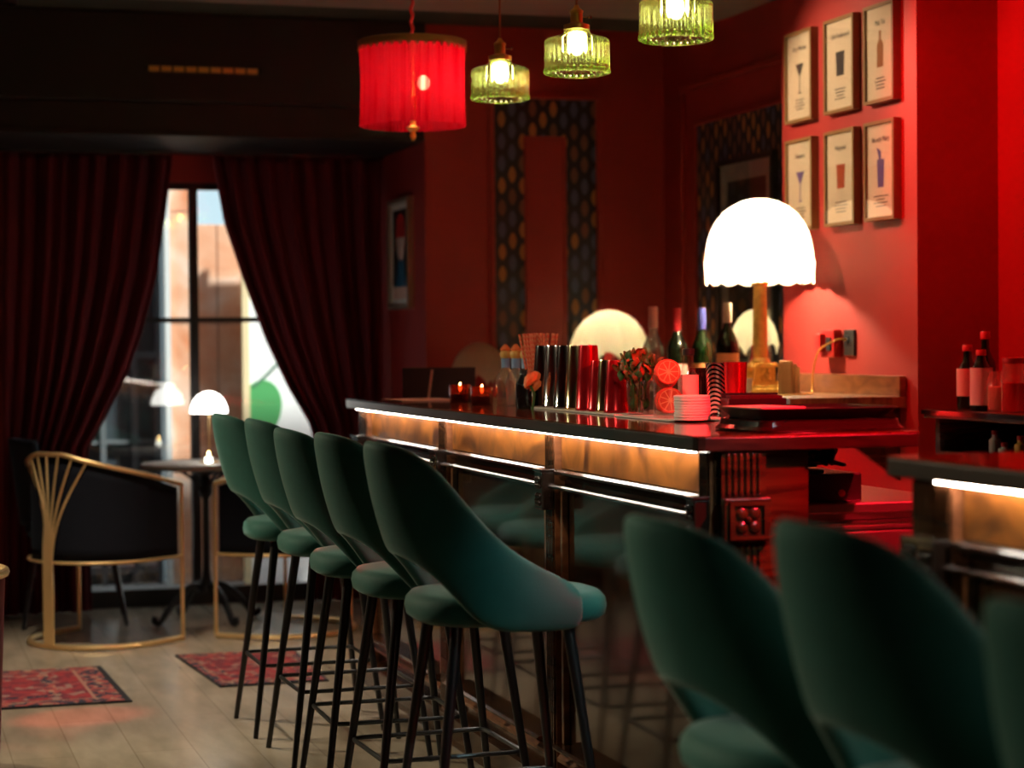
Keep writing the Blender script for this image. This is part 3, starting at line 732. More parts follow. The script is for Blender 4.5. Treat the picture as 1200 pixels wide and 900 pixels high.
def big_lamp():
    t = thing('table_lamp', 'big glowing cream dome lamp with scalloped fringe on brass column', 'table lamp', (3.21, 7.19, 1.10))
    mb = MB()
    for h, z0, z1 in ((.075, 0, .018), (.062, .018, .034), (.052, .034, .046), (.044, .046, .100), (.056, .100, .108), (.048, .108, .116)): mb.box(-h, h, -h, h, z0, z1)
    mb.build('pedestal', 'brass_warm', t, bevel=.003)
    fm = MB(); flower(fm, (0, -.0455, .072), .034, 1); flower(fm, (-.0455, 0, .072), .034, 0); fm.build('pedestal_ornament', 'brass_warm', t, smooth=True)
    MB().lathe([(.036, .116), (.040, .122), (.034, .132), (.028, .136)], 32).build('column_base', 'brass', t, smooth=True)
    MB().lathe([(.0275, .134), (.0265, .28), (.024, .41)], 64, rf=lambda a, i: 1+.04*math.cos(16*a)).build('column', 'brass_warm', t, smooth=True)
    MB().lathe([(.026, .408), (.034, .416), (.036, .424), (.030, .430), (.012, .436), (.010, .47)], 32).build('capital', 'brass', t, smooth=True)
    n = 16
    prof = [(.206, .425), (.207, .455), (.210, .497), (.205, .515), (.203, .545), (.197, .58), (.186, .615), (.168, .650), (.142, .684), (.108, .712), (.07, .731), (.03, .741)]
    vs = []; fs = []; seg = n*8
    for i, (r, z) in enumerate(prof):
        for k in range(seg):
            a = 2*math.pi*k/seg
            q = r*(1+.018*abs(math.cos(n*a/2))-.01 if i >= 3 else 1+.012*math.sin(n*4*a*.5)); zz = z
            if i == 0: zz = z-.012*abs(math.sin(n*a/2))
            vs.append((q*math.cos(a), q*math.sin(a), zz))
    for i in range(len(prof)-1):
        for k in range(seg): fs.append((i*seg+k, i*seg+(k+1) % seg, (i+1)*seg+(k+1) % seg, (i+1)*seg+k))
    fs.append(tuple(range((len(prof)-1)*seg, len(prof)*seg)))
    MB().add(vs, fs).build('shade', 'shade_cream', t, smooth=True, angle=180)
    MB().ell((0, 0, .53), (.03, .03, .045), 14, 10).build('bulb', 'white_glow', t, smooth=True)
    p = point('lamp_light', (0, 0, .53), 300, (1, .80, .50), .035); p.parent = t
    return t
big_lamp()
def scallop_lamp(name, label, loc, R, H, base_h, rz=0, energy=0, m='shade_scallop'):
    """dome shade with arched hem on a slim red lacquer baluster; H total height"""
    t = thing('table_lamp', label, 'table lamp', loc, rz, group='scalloped dome lamps')
    n = 8; seg = n*12; sh = H-base_h
    prof = [(1.0, 0), (1.0, .10), (.975, .27), (.91, .46), (.79, .65), (.63, .80), (.43, .915), (.22, .98), (.03, 1.0)]
    vs = []; fs = []
    for i, (r, z) in enumerate(prof):
        for k in range(seg):
            a = 2*math.pi*k/seg; q = R*r*(1-.05*(1-abs(math.sin(n*a/2)))*(1 if i < 6 else .4)); zz = base_h+sh*z
            if i == 0: zz += sh*.24*abs(math.sin(n*a/2))**.8
            if i == 1: zz += sh*.16*abs(math.sin(n*a/2))**.8
            vs.append((q*math.cos(a), q*math.sin(a), zz))
    for i in range(len(prof)-1):
        for k in range(seg): fs.append((i*seg+k, i*seg+(k+1) % seg, (i+1)*seg+(k+1) % seg, (i+1)*seg+k))
    fs.append(tuple(range((len(prof)-1)*seg, len(prof)*seg)))
    MB().add(vs, fs).build('shade', m, t, smooth=True, angle=180)
    MB().lathe([(R*.5, 0), (R*.5, .012), (R*.2, .02), (R*.12, base_h*.3), (R*.3, base_h*.55), (R*.32, base_h*.7), (R*.12, base_h*.95), (R*.06, H*.9)], 24).build('base', 'plastic_red', t, smooth=True)
    if energy:
        MB().ell((0, 0, base_h+sh*.45), (R*.12, R*.12, R*.16), 12, 8).build('bulb', 'bulb_red', t, smooth=True)
        p = point('lamp_light', (0, 0, base_h+sh*.45), energy, (1, .86, .58), .03); p.parent = t
    return t
# console against the back wall carries two lamps
ct = thing('console_table', 'dark wooden console table by the back wall behind the bar', 'table', (0, 0, 0))
MB().box(2.50, 2.98, 8.80, 9.27, .72, .75).build('top', 'wood_dark', ct, bevel=.003)
for x in (2.53, 2.95):
    for y in (8.83, 9.24): MB().box(x-.02, x+.02, y-.02, y+.02, 0, .72).build('leg', 'wood_dark', ct)
scallop_lamp('table_lamp', 'lit pale scalloped dome lamp behind the steel shakers', (3.235, 8.95, 1.10), .195, .35, .09, energy=9)
scallop_lamp('table_lamp', 'unlit greyish scalloped dome lamp behind the two candle glasses', (2.62, 9.0, .75), .135, .552, .36)
scallop_lamp('table_lamp', 'pale scalloped dome lamp behind the brass lamp column', (3.5, 7.90, 1.10), .105, .332, .14, energy=1.0)

def bottle(name, label, loc, R, H, glassm, cap, capm, lab=None, labm=None, group=None, neck=.36, capz=.24, text=None, neckr=.014, cat='bottle'):
    t = thing(name, label, cat, loc, 0, group)
    hb = H*(1-neck)
    prof = [(R*.9, 0), (R, .006), (R, hb*.84), (R*.93, hb*.93), (R*.72, hb*1.03), (neckr*1.25, hb*1.16), (neckr, hb*1.25), (neckr, H*.985), (neckr*.9, H*.985)]
    MB().lathe(prof, 32).build('glass_body', glassm, t, smooth=True, angle=50)
    MB().lathe([(neckr*1.18, H*(1-capz)), (neckr*1.22, H*(1-capz)+.004), (neckr*1.22, H*.99), (neckr*1.1, H)], 24).build('cap', capm, t, smooth=True)
    if lab:
        o = MB().lathe([(R+.0008, hb*lab[0]), (R+.0008, hb*lab[1])], 32, cap0=False, cap1=False).build('label', labm, t, smooth=True)
        if text:
            an = math.radians(-90-20)
            tx = textmesh('label_text', text, R*.36, 'ink', o, ((R+.0012)*math.cos(an), (R+.0012)*math.sin(an), hb*(lab[0]*.35+lab[1]*.65)), (math.radians(90), 0, an+math.pi/2))
    return t
G = 'liquor bottles in front of the brass lamp'
bx = 3.06
def by_(px): return hit(px, 460, 0, bx).y
bottle('liquor_bottle', 'clear glass bottle with pink foil neck beside the lit scalloped lamp', (bx, by_(766), 1.10), .043, .345, 'glass_bright', 1, 'foil_pink', (.30, .62), 'label_pink', G, neck=.42, capz=.26, neckr=.016)
bottle('liquor_bottle', 'dark liquor bottle with bright red foil neck', (bx, by_(794), 1.10), .040, .335, 'glass_bottle_dark', 1, 'foil_red', (.25, .55), 'label_pink', G, neck=.40, capz=.28)
bottle('liquor_bottle', 'dark liquor bottle with blue banded neck', (bx, by_(823), 1.10), .040, .330, 'glass_bottle_green', 1, 'foil_blue', (.2, .58), 'label_orange', G, neck=.40, capz=.26)
bottle('liquor_bottle', 'dark vermouth bottle with cream neck and orange lettered label', (bx, by_(853), 1.10), .042, .345, 'glass_bottle_dark', 1, 'foil_cream', (.2, .72), 'label_orange', G, neck=.38, capz=.22, text='MARTIN')
# pale wooden card holder beside lamp base
wd = thing('menu_cards', 'upright pale wooden menu cards beside the brass lamp pedestal', 'menu', (3.22, 6.95, 1.10), math.radians(-60))
for k in range(3):
    o = MB().box(-.05, .03, -.003, .003, 0, .125-.012*k).build('card', 'wood_pale', wd, bevel=.001); o.rotation_euler = (0, 0, math.radians(-22+22*k)); o.location = (0, -.014+k*.014, 0)
MB().box(3.06, 3.075, 6.52, 9.2, 1.052, 1.0595).build('led_strip', 'added_led_red', bc)  # red glowing strip added to brighten the wall below the counter
# wall sockets and cord
so_ = thing('wall_socket', 'black wall socket plate with yellow plug under the prints', 'socket', (PX, 6.905, 1.29))
MB().box(-.010, 0, -.042, .042, -.048, .048).build('plate', 'plastic_black', so_, bevel=.002)
MB().lathe([(.017, 0), (.017, .004)], 20).build('socket_hole', 'art_black', so_).matrix_local = Matrix.Translation((-.010, .012, .012)) @ Matrix.Rotation(math.radians(-90), 4, 'Y')
rb = thing('intercom', 'red box intercom mounted on wall beside the black socket', 'intercom', (PX, 7.04, 1.29))
MB().box(-.035, 0, -.06, .06, -.055, .05).build('housing', 'plastic_red', rb, bevel=.006)
MB().box(-.060, -.035, .005, .05, -.035, .035).build('handset', 'plastic_red', rb, bevel=.006)
MB().box(-.040, -.030, -.04, -.005, -.03, .02).build('keypad', 'art_black', rb, bevel=.002)
cdp = [(PX-.012, 6.917, 1.302), (PX-.05, 6.93, 1.300), (PX-.09, 6.99, 1.26), (PX-.10, 7.02, 1.18), (PX-.10, 7.03, 1.112), (PX-.16, 6.90, 1.108), (PX-.26, 6.75, 1.107), (PX-.36, 6.70, 1.106), (2.992, 6.68, 1.09), (2.992, 6.68, 1.0)]
cp = bpy.data.curves.new('c', 'CURVE')
def smooth_path(P, n=8):
    P = [Vector(p) for p in P]; out = []
    for i in range(len(P)-1):
        a = P[max(0, i-1)]; b = P[i]; c = P[i+1]; d = P[min(len(P)-1, i+2)]
        for k in range(n):
            t = k/n; out.append(.5*((2*b)+(-a+c)*t+(2*a-5*b+4*c-d)*t*t+(-a+3*b-3*c+d)*t**3))
    return out+[P[-1]]
tag(MB().tube(smooth_path(cdp), .0035, 8).build('lamp_cord', 'cord_yellow', None, smooth=True), 'yellow lamp cord hanging from wall socket to the back counter', 'cord')

# six framed cocktail prints
cols = [(7.17, 7.41), (6.815, 7.062), (6.505, 6.735)]; rows = [(2.148, 2.50), (1.727, 2.083)]
titles = [['Dry Martini', 'Old Fashioned', 'Mai Tai'], ['Aviation', 'Negroni', 'Bloody Mary']]
inks = [['ink', 'ink', 'ink_amber'], ['ink_violet', 'ink_red', 'ink_violet']]
kinds = [['martini', 'tumbler', 'bottle'], ['martini', 'tumbler', 'tall']]
labs = [['print of a dark martini glass, upper row beside the wallpaper recess', 'print of a dark whisky tumbler in the upper row', 'print of an amber bottle shaped drink in the upper row'],
        ['print of a violet martini glass in the lower row', 'print of a red short drink in the lower row', 'print of a tall garnished violet drink in the lower row']]
for ri in range(2):
    for ci in range(3):
        y0, y1 = cols[ci]; z0, z1 = rows[ri]; yc, zc = (y0+y1)/2, (z0+z1)/2; hw, hh = (y1-y0)/2, (z1-z0)/2
        t = thing('framed_print', 'framed cocktail '+labs[ri][ci], 'picture', (PX, yc, zc), 0, 'framed cocktail prints')
        mb = MB()
        for a, b_, c, d in rectframe(-hw, hw, -hh, hh, .012): mb.box(-.032, 0, a, b_, c, d)
        mb.build('frame', 'frame_wood', t)
        MB().box(-.022, -.004, -hw+.012, hw-.012, -hh+.012, hh-.012).build('paper', 'paper_cream', t)
        MB().box(-.030, -.0275, -hw+.012, hw-.012, -hh+.012, hh-.012).build('pane', 'glass_clear', t)
        R_ = (math.radians(90), 0, math.radians(-90))
        textmesh('title', titles[ri][ci], .026, 'ink', t, (-.0225, 0, hh-.075), R_)
        lines = MB()
        for k in range(4):
            wl_ = random.uniform(.03, .055)
            lines.box(-.0226, -.022, -wl_, wl_, -hh+.085-k*.012, -hh+.089-k*.012)
        lines.build('recipe_lines', 'ink', t)
        K = kinds[ri][ci]; g = MB()
        if K == 'martini': g.prism([(-.036, .05), (.036, .05), (.003, .0), (.003, -.06), (.022, -.066), (-.022, -.066), (-.003, -.06), (-.003, .0)], 0, -.0226, -.022)
        elif K == 'tumbler': g.prism([(-.036, .05), (.036, .05), (.030, -.04), (-.030, -.04)], 0, -.0226, -.022)
        elif K == 'bottle': g.prism([(-.024, -.05), (.024, -.05), (.024, .03), (.008, .05), (.008, .08), (-.008, .08), (-.008, .05), (-.024, .03)], 0, -.0226, -.022)
        else: g.prism([(-.022, -.06), (.022, -.06), (.028, .04), (.012, .04), (.030, .085), (-.002, .07), (-.004, .04), (-.028, .04)], 0, -.0226, -.022)
        g.build('drink_drawing', inks[ri][ci], t)

# ------------------------------------------------------------------ things on the bar
def cyl_thing(name, label, cat, loc, prof, m, group=None, seg=32, cap0=True, cap1=True, ang=40):
    o = MB().lathe(prof, seg, cap0=cap0, cap1=cap1).build(name, m, None, smooth=True, angle=ang); o.location = loc
    return tag(o, label, cat, group)
def B(px, py): return hit(px, py, 2, SZ)
def onbar(px, X): return hit(px, 480, 0, X).y
# dark folder standing at the far end, loose sheet
fo = thing('menu_folder', 'dark red menu folder standing open at the far end of bar', 'menu', (2.05, 7.60, SZ), math.radians(-14))
MB().box(-.14, .14, -.006, .006, 0, .118).build('cover', 'leather_dark', fo, bevel=.002)
MB().box(-.14, .14, -.004, .004, 0, .118).build('cover', 'leather_dark', fo, bevel=.002).matrix_local = Matrix.Translation((0, .05, 0)) @ Matrix.Rotation(math.radians(18), 4, 'X')
MB().prism([(-.045, 0), (-.035, 0), (-.020, .11), (-.030, .11)], 1, -.0075, -.006).build('ribbon', 'label_pink', fo)
o = tag(MB().box(-.10, .12, -.16, .16, 0, .004).build('paper_sheet', 'label_pink'), 'pale pink paper stack lying flat at the far end of bar', 'paper'); o.location = (1.90, 7.35, SZ+.0005)
# candles
for px, X, lab in ((539.5, 1.99, 'red glass candle beside the menu folder'), (565, 1.965, 'red glass candle beside the flower topped bottles')):
    y = onbar(px, X)
    t = thing('candle', lab, 'candle', (X, y, SZ), group='lit candles in red glasses')
    MB().lathe([(.034, 0), (.038, .003), (.039, .062), (.0365, .062), (.036, .010), (.0, .010)], 32, cap0=True, cap1=False).build('glass', 'glass_red', t, smooth=True)
    MB().lathe([(.035, .010), (.035, .030), (.006, .029)], 24).build('wax', 'coaster', t, smooth=True)
    MB().tube([(0, 0, .029), (0, 0, .042)], .001, 6).build('wick', 'ink', t)
    MB().lathe([(.001, .038), (.0055, .046), (.006, .052), (.003, .062), (.0005, .070)], 12).build('flame', 'flame', t, smooth=True)
    p = point('candle_light', (0, 0, .055), .25, (1, .55, .2), .006); p.parent = t
# flower topped bottles
G = 'small flower topped bottles'
for px, X, lab in ((593, 2.03, 'nearest the candles'), (605, 2.03, 'in the middle of three'), (617, 2.03, 'next to the dark bottle')):
    y = onbar(px, X)
    t = thing('small_bottle', 'clear bottle with blue neck band and golden stopper, '+lab, 'bottle', (X, y, SZ), group=G)
    MB().lathe([(.028, 0), (.032, .004), (.034, .06), (.033, .085), (.026, .105), (.014, .122), (.0125, .13), (.0125, .168)], 28, cap1=False).build('glass_body', 'glass_bright', t, smooth=True)
    MB().lathe([(.0150, .126), (.0150, .158)], 24, cap0=False, cap1=False).build('neck_band', 'label_blue', t, smooth=True)
    MB().lathe([(.014, .158), (.018, .162), (.020, .172), (.017, .182), (.008, .188)], 20).build('stopper', 'cork_gold', t, smooth=True)
    MB().lathe([(.014, .182), (.019, .188), (.012, .197), (.004, .206)], 9).build('flower', 'flower_orange', t)
y = onbar(612, 1.96)
bottle('small_bottle', 'small black filled bottle before the golden stoppered bottles', (1.965, y, SZ), .026, .125, 'liquid_black', 1, 'plastic_black', None, None, None, neck=.3, capz=.12, neckr=.010)
fl = thing('flower_sprig', 'orange dried flower sprig leaning before the straws', 'flower', (1.955, onbar(624, 1.955), SZ))
MB().tube([(0, 0, 0), (.004, -.01, .05), (-.012, .0, .085)], .004, 6).build('stem', 'leaf_green', fl)
pm = MB().lathe([(.001, 0), (.010, .012), (.016, .030), (.012, .042), (.002, .045)], 8)
for k in range(7):
    o = pm.build('petal', 'flower_orange', fl, smooth=True) if k == 0 else None
    if k == 0: pet = o
    else: o = pet.copy(); COL.objects.link(o); o.parent = fl
    a = k*.9; o.location = (-.012+.012*math.cos(a), .012*math.sin(a), .055+.004*k); o.rotation_euler = (.5*math.sin(a), .5*math.cos(a), a)
# straw bundle in a steel cup
sx, sy = 2.06, onbar(633, 2.06)
cyl_thing('straw_cup', 'steel cup holding paper straws behind the tall shakers', 'cup', (sx, sy, SZ), [(.030, 0), (.032, .003), (.038, .11), (.036, .11), (.030, .006), (.0, .006)], 'steel', cap1=False)
sm = MB().tube([(0, 0, 0), (0, 0, .235)], .0038, 7, cap=False).build('paper_straw', 'straw_paper', None, smooth=True)
for k in range(34):
    o = sm if k == 0 else sm.copy()
    if k: COL.objects.link(o)
    a = k*2.39996; q = math.sqrt((k+.5)/34)
    base = Vector((sx+.024*q*math.cos(a), sy+.024*q*math.sin(a), SZ+.007)); top = Vector((sx+.070*q*math.cos(a), sy+.058*q*math.sin(a), SZ+.235+random.uniform(-.004, .008)))
    o.location = base; o.rotation_euler = (top-base).to_track_quat('Z', 'Y').to_euler()
    tag(o, 'striped orange red paper straw in the fanned bundle behind the shakers', 'straw', 'paper straws')
# mat under shakers, shaker tins (upside down)
o = tag(MB().box(1.985, 2.10, 5.46, 6.28, SZ+.0005, SZ+.0045).build('bar_mat', 'mat_board', bevel=.002), 'thin pale bar mat under the shaker tins', 'mat')
Z1 = SZ+.005
def tin(px, X, H, R, m, label, grp='upturned shaker tins', rt_=.7):
    prof = [(R, 0), (R*1.02, .003), (R*1.02, .007), (R*.98, .010), (R*.86, H*.5), (R*rt_, H*.97), (R*rt_*.96, H), (R*rt_*.5, H)]
    return cyl_thing('shaker_tin', label, 'shaker', (X, onbar(px, X), Z1), prof, m, grp)
X = 2.04
tin(639, X, .196, .044, 'steel_dark', 'tall dark steel shaker tin, first beside the straws')
tin(652, X, .196, .044, 'steel', 'tall bright steel shaker tin, second from the straws')
tin(665, X, .196, .044, 'steel_dark', 'tall dark steel shaker tin, third from the straws')
tin(677.5, X, .196, .043, 'gilt_steel', 'tall gilded shaker tin beside the tall red tin')
tin(690, X, .196, .040, 'red_tin', 'tall red shaker tin')
tin(703, X+.005, .150, .036, 'red_tin', 'short red shaker tin between the tall red and short gilded ones')
tin(712.5, X, .152, .036, 'gilt_steel', 'short gilded shaker tin between two red ones')
tin(722, X, .152, .036, 'red_tin', 'short red shaker tin beside the mint glass')
# mint glass
gx = 2.05; gy = onbar(748.5, gx)
o = tag(MB().box(1.965, 2.165, 4.98, 5.40, SZ+.0005, SZ+.0045).build('bar_mat', 'mat_board', bevel=.002), 'thin pale bar mat under the coasters and citrus jar', 'mat')
t = thing('herb_glass', 'clear tumbler holding a bunch of herbs', 'glass', (gx, gy, SZ+.005))
MB().lathe([(.028, 0), (.030, .002), (.033, .095), (.0315, .095), (.0285, .006), (.0, .006)], 32, cap1=False).build('glass', 'glass_clear', t, smooth=True)
hb_ = thing('herb_bunch', 'bunch of green and rusty brown herb leaves in the tumbler', 'herbs', (gx, gy, SZ+.012))
mb = MB()
for k in range(14):
    a = k*.449*2; mb.tube([(.008*math.cos(a), .008*math.sin(a), 0), (.022*math.cos(a), .022*math.sin(a), .07), (.05*math.cos(a), .05*math.sin(a), .14)], .0022, 5)
mb.build('stems', 'leaf_green', hb_)
def leafmesh(m):
    return MB().grid(lambda u, v: ((u-.5)*.022*math.sin(math.pi*min(.98, max(.02, v)))**.8, .006*math.sin(3*v)-.010*abs(u-.5), v*.034), 5, 7)
lf = [leafmesh(0).build('leaf', mm, hb_, smooth=True, angle=180) for mm in ('leaf_green', 'leaf_brown')]
for k in range(130):
    src = lf[0 if random.random() < .45 else 1]
    o = src if k < 2 else src.copy()
    if k < 2: o = lf[k]
    else: COL.objects.link(o); o.parent = hb_
    a = random.uniform(0, 6.28); q = math.sqrt(random.random()); z = .085+random.uniform(0, .075)*(1.15-q*.6)
    o.location = (.05*q*math.cos(a), .075*q*math.sin(a), z); o.rotation_euler = (random.uniform(-.9, .9), random.uniform(-.9, .9), random.uniform(0, 6.28))
for k in range(16):
    o = lf[0].copy(); COL.objects.link(o); o.parent = hb_
    a = random.uniform(0, 6.28); o.location = (.016*math.cos(a), .016*math.sin(a), random.uniform(.0, .05)); o.rotation_euler = (random.uniform(-.25, .25), random.uniform(-.25, .25), a)
# dried citrus wheels in a jar
jx = 2.03; jy = onbar(783, jx)
cyl_thing('citrus_jar', 'clear glass jar of dried orange citrus wheels', 'jar', (jx, jy, SZ+.005), [(.038, 0), (.040, .003), (.040, .115), (.038, .115), (.0375, .006), (.0, .006)], 'glass_clear', cap1=False)
cw = MB().lathe([(.030, -.0025), (.0335, -.0025), (.0345, 0), (.0335, .0025), (.030, .0025)], 28, cap0=False, cap1=False)
wheel = thing('dried_orange_slice', 'dried orange citrus wheel in the clear jar', 'citrus', group='dried citrus wheels')
cw.build('rind', 'citrus_rind', wheel, smooth=True)
MB().lathe([(.0305, -.0015), (.0305, .0015)], 28).build('pith', 'wood_pale', wheel)
mb = MB()
for k in range(9):
    a0, a1 = 2*math.pi*(k+.07)/9, 2*math.pi*(k+.93)/9
    mb.prism([(.005*math.cos((a0+a1)/2), .005*math.sin((a0+a1)/2)), (.0275*math.cos(a0), .0275*math.sin(a0)), (.0288*math.cos((a0+a1)/2), .0288*math.sin((a0+a1)/2)), (.0275*math.cos(a1), .0275*math.sin(a1))], 2, -.0022, .0022)
mb.build('flesh', 'citrus', wheel)
for k in range(9):
    o = wheel if k == 0 else dup(wheel)
    if k < 5: o.location = (jx+random.uniform(-.004, .004), jy-.012+k*.007, SZ+.048+random.uniform(0, .004)); o.rotation_euler = (math.radians(84-k*2), 0, math.radians(-20+k*3))
    else: o.location = (jx+random.uniform(-.003, .003), jy-.002+(k-5)*.007, SZ+.118+random.uniform(0, .012)-(k-5)*.002); o.rotation_euler = (math.radians(80+k), 0, math.radians(-28+k*4))
# coaster stack
cx = 2.02; cy = onbar(811, cx)
cm = MB().lathe([(.045, 0), (.0475, .001), (.0475, .006), (.045, .007)], 40).build('coaster', 'coaster', None, smooth=True)
for k in range(9):
    o = cm if k == 0 else cm.copy()
    if k: COL.objects.link(o)
    o.location = (cx+random.uniform(-.001, .001), cy+random.uniform(-.001, .001), SZ+.005+k*.0072)
    tag(o, 'round white card coaster in the stack on the pale mat', 'coaster', 'stacked coasters')
# label bottle with black cap behind the coasters
bottle('small_bottle', 'clear bottle with pink label and black cap behind the coasters', (2.13, onbar(807, 2.13), SZ+.005), .028, .185, 'glass_clear', 1, 'plastic_black', (.25, .95), 'label_pink', None, neck=.36, capz=.10, neckr=.014)
y = onbar(822, 2.19)
cyl_thing('red_tumbler', 'dark red glass tumbler beside the chevron shaker', 'glass', (2.19, y, SZ+.0005), [(.028, 0), (.030, .002), (.034, .135), (.032, .135), (.029, .006), (.0, .006)], 'glass_red', cap1=False)
cyl_thing('shaker_tin', 'steel shaker with black chevron pattern', 'shaker', (2.20, onbar(843, 2.2), SZ+.0005), [(.030, 0), (.032, .003), (.038, .150), (.036, .150), (.030, .006), (.0, .006)], 'chevron_tin', cap1=False)
cyl_thing('shaker_tin', 'upright wine red shaker beside the black card box', 'shaker', (2.22, onbar(862, 2.22), SZ+.0005), [(.024, 0), (.026, .003), (.032, .148), (.034, .152), (.031, .152), (.024, .006), (.0, .006)], 'red_tin', cap1=False)
# small white cup behind (near lamp foot)
cyl_thing('white_cup', 'small white cup at the foot of the big lamp', 'cup', (3.08, hit(872, 455, 0, 3.08).y, 1.10), [(.02, 0), (.026, .01), (.032, .06), (.030, .06), (.022, .012), (.0, .01)], 'plastic_white', cap1=False)
# black card box
o = thing('card_box', 'open black card box between the coasters and trays', 'box', (2.15, 4.86, SZ), math.radians(-10))
mb = MB().box(-.075, .075, -.045, .045, 0, .005).box(-.075, .075, -.045, -.041, .005, .062).box(-.075, .075, .041, .045, .005, .075).box(-.075, -.071, -.041, .041, .005, .062).box(.071, .075, -.041, .041, .005, .062)
mb.build('case', 'plastic_black', o)
for k in range(3): MB().box(-.068, .068, -.03+k*.02, -.022+k*.02, .006, .07).build('card', 'leather_dark', o)
# trays
tr = thing('serving_tray', '', 'tray', group='stacked serving trays')
def tray_shape(L, W, H, fl):
    def sec(k, z, off):
        hx, hy = L/2+off, W/2+off; c = .03; pts = []
        for sx_, sy_, a0 in ((1, 1, 0), (-1, 1, 90), (-1, -1, 180), (1, -1, 270)):
            for j in range(5):
                a = math.radians(a0+22.5*j); pts.append((sx_*(hx-c)+c*math.cos(a), sy_*(hy-c)+c*math.sin(a), z))
        return pts
    secs = [sec(0, 0, -fl), sec(0, .004, -fl+.002), sec(0, H-.004, 0), sec(0, H, .006), sec(0, H+.002, .004), sec(0, .006, -fl-.004)]
    n = len(secs[0]); vs = [p for s_ in secs for p in s_]; fs = []
    for i in range(len(secs)-1):
        for j in range(n): fs.append((i*n+j, i*n+(j+1) % n, (i+1)*n+(j+1) % n, (i+1)*n+j))
    fs.append(tuple(reversed(range(n)))); fs.append(tuple(range((len(secs)-1)*n, len(secs)*n)))
    return MB().add(vs, fs)
tray_shape(.345, .26, .024, -.014).build('tray_body', 'glaze_dark', tr, smooth=True); tr['label'] = 'upturned dark metal tray lying on the bar end'
tr.location = (2.095, 4.42, SZ+.001)
tr2 = thing('serving_tray', 'dark tray with flared rim on top of the upturned tray', 'tray', (2.09, 4.42, SZ+.029), 0, 'stacked serving trays')
tray_shape(.35, .265, .024, .020).build('tray_body', 'plastic_black', tr2, smooth=True)
o = tag(MB().box(-.085, .085, -.10, .10, 0, .012).build('menu_book', 'leather_dark', bevel=.002), 'flat wine red menu lying in the top tray', 'menu'); o.location = (2.10, 4.42, SZ+.0365)
o = tag(MB().box(-.06, .06, -.09, .09, 0, .006).build('note_pad', 'paper_white', bevel=.001), 'pale note pad lying in the top tray beside the menu', 'notepad'); o.location = (1.985, 4.44, SZ+.047); o.rotation_euler = (0, math.radians(0), .12)
o.location = (1.99, 4.44, SZ+.0495)
# ------------------------------------------------------------------ under-bar steel unit, black box, cables
un = thing('underbar_unit', 'steel underbar unit with drawers seen in the bar gap', 'counter', (0, 0, 0))
MB().box(2.02, 2.50, 4.46, 7.4, .08, .885).build('body', 'stainless', un)
MB().box(2.01, 2.52, 4.44, 7.42, .885, .91).build('top', 'stainless', un, bevel=.004)
for z0, z1 in ((.67, .84), (.42, .65), (.15, .40)): MB().box(2.03, 2.49, 4.445, 4.46, z0, z1).build('end_panel', 'stainless', un, bevel=.003)
for z in (.862,): MB().tube([(2.05, 4.437, z), (2.47, 4.437, z)], .008, 8).build('handle_rail', 'steel', un)
for x in (2.06, 2.46):
    for y in (4.5, 7.3): MB().tube([(x, y, 0), (x, y, .08)], .015, 8).build('foot', 'steel', un)
cb = thing('equipment_box', 'black equipment box under the bar worktop in the gap', 'box', (2.155, 4.62, .91))
MB().box(-.115, .115, -.13, .13, 0, .068).build('case', 'plastic_black', cb, bevel=.003)
for x in (-.07, .06): MB().lathe([(.009, 0), (.009, .004)], 12).build('knob', 'plastic_red', cb).matrix_local = Matrix.Translation((x, -.13, .02)) @ Matrix.Rotation(math.radians(90), 4, 'X')
MB().box(-.08, .03, -.10, .0, .068, .076).build('lid', 'plastic_black', cb, bevel=.002)
cbl = thing('cable_tangle', 'tangle of black cables on top of the equipment box', 'cables', (0, 0, 0))
for k in range(8):
    rnd = random.Random(k+30); P = []
    for j in range(7):
        P.append((2.165+rnd.uniform(-.11, .08), 4.60+rnd.uniform(-.08, .08), .994+rnd.uniform(0, .05)))
    MB().tube(smooth_path(P, 6), rnd.choice((.005, .004, .0065)), 7).build('cable', 'cord_black', cbl, smooth=True)
tag(MB().tube(smooth_path([(2.09, 4.415, .86), (2.08, 4.40, .75), (2.05, 4.39, .62), (2.03, 4.38, .35)]), .005, 7).build('cable', 'cord_blue', None, smooth=True), 'thin blue cable hanging in the bar gap', 'cable')
# ------------------------------------------------------------------ back shelf on the right
sh = thing('back_shelf', 'dark wooden back shelf unit behind the short bar section', 'shelf', (0, 0, 0))
MB().box(3.36, QX-.003, 4.3, 6.19, 1.035, 1.065).build('top_board', 'wood_dark', sh, bevel=.004)
MB().box(3.352, 3.36, 4.3, 6.19, 1.048, 1.062).build('edge_strip', 'steel_dark', sh)
MB().box(3.40, QX-.003, 6.15, 6.18, .0, 1.035).build('side_board', 'wood_dark', sh)
MB().box(3.40, QX-.003, 4.3, 6.15, .90, .925).build('lower_board', 'wood_dark', sh)
MB().box(QX-.02, QX-.003, 4.3, 6.15, .925, 1.035).build('back_board', 'black_paint', sh)
MB().box(3.42, QX-.003, 4.3, 6.15, 0, .90).build('base_cabinet', 'wood_dark', sh)
def shy(px, X): return hit(px, 480, 0, X).y
G = 'bottles and jars on the back shelf'
bottle('liquor_bottle', 'dark bottle with a pink label on the back shelf', (3.52, shy(1134, 3.52), 1.065), .036, .215, 'glass_bottle_dark', 1, 'foil_red', (.3, .98), 'label_pink', G, neck=.36, capz=.10)
bottle('liquor_bottle', 'dark bottle with a tall white label on the back shelf', (3.46, shy(1150, 3.46), 1.065), .036, .20, 'glass_bottle_dark', 1, 'foil_red', (.12, 1.0), 'label_white', G, neck=.30, capz=.10)
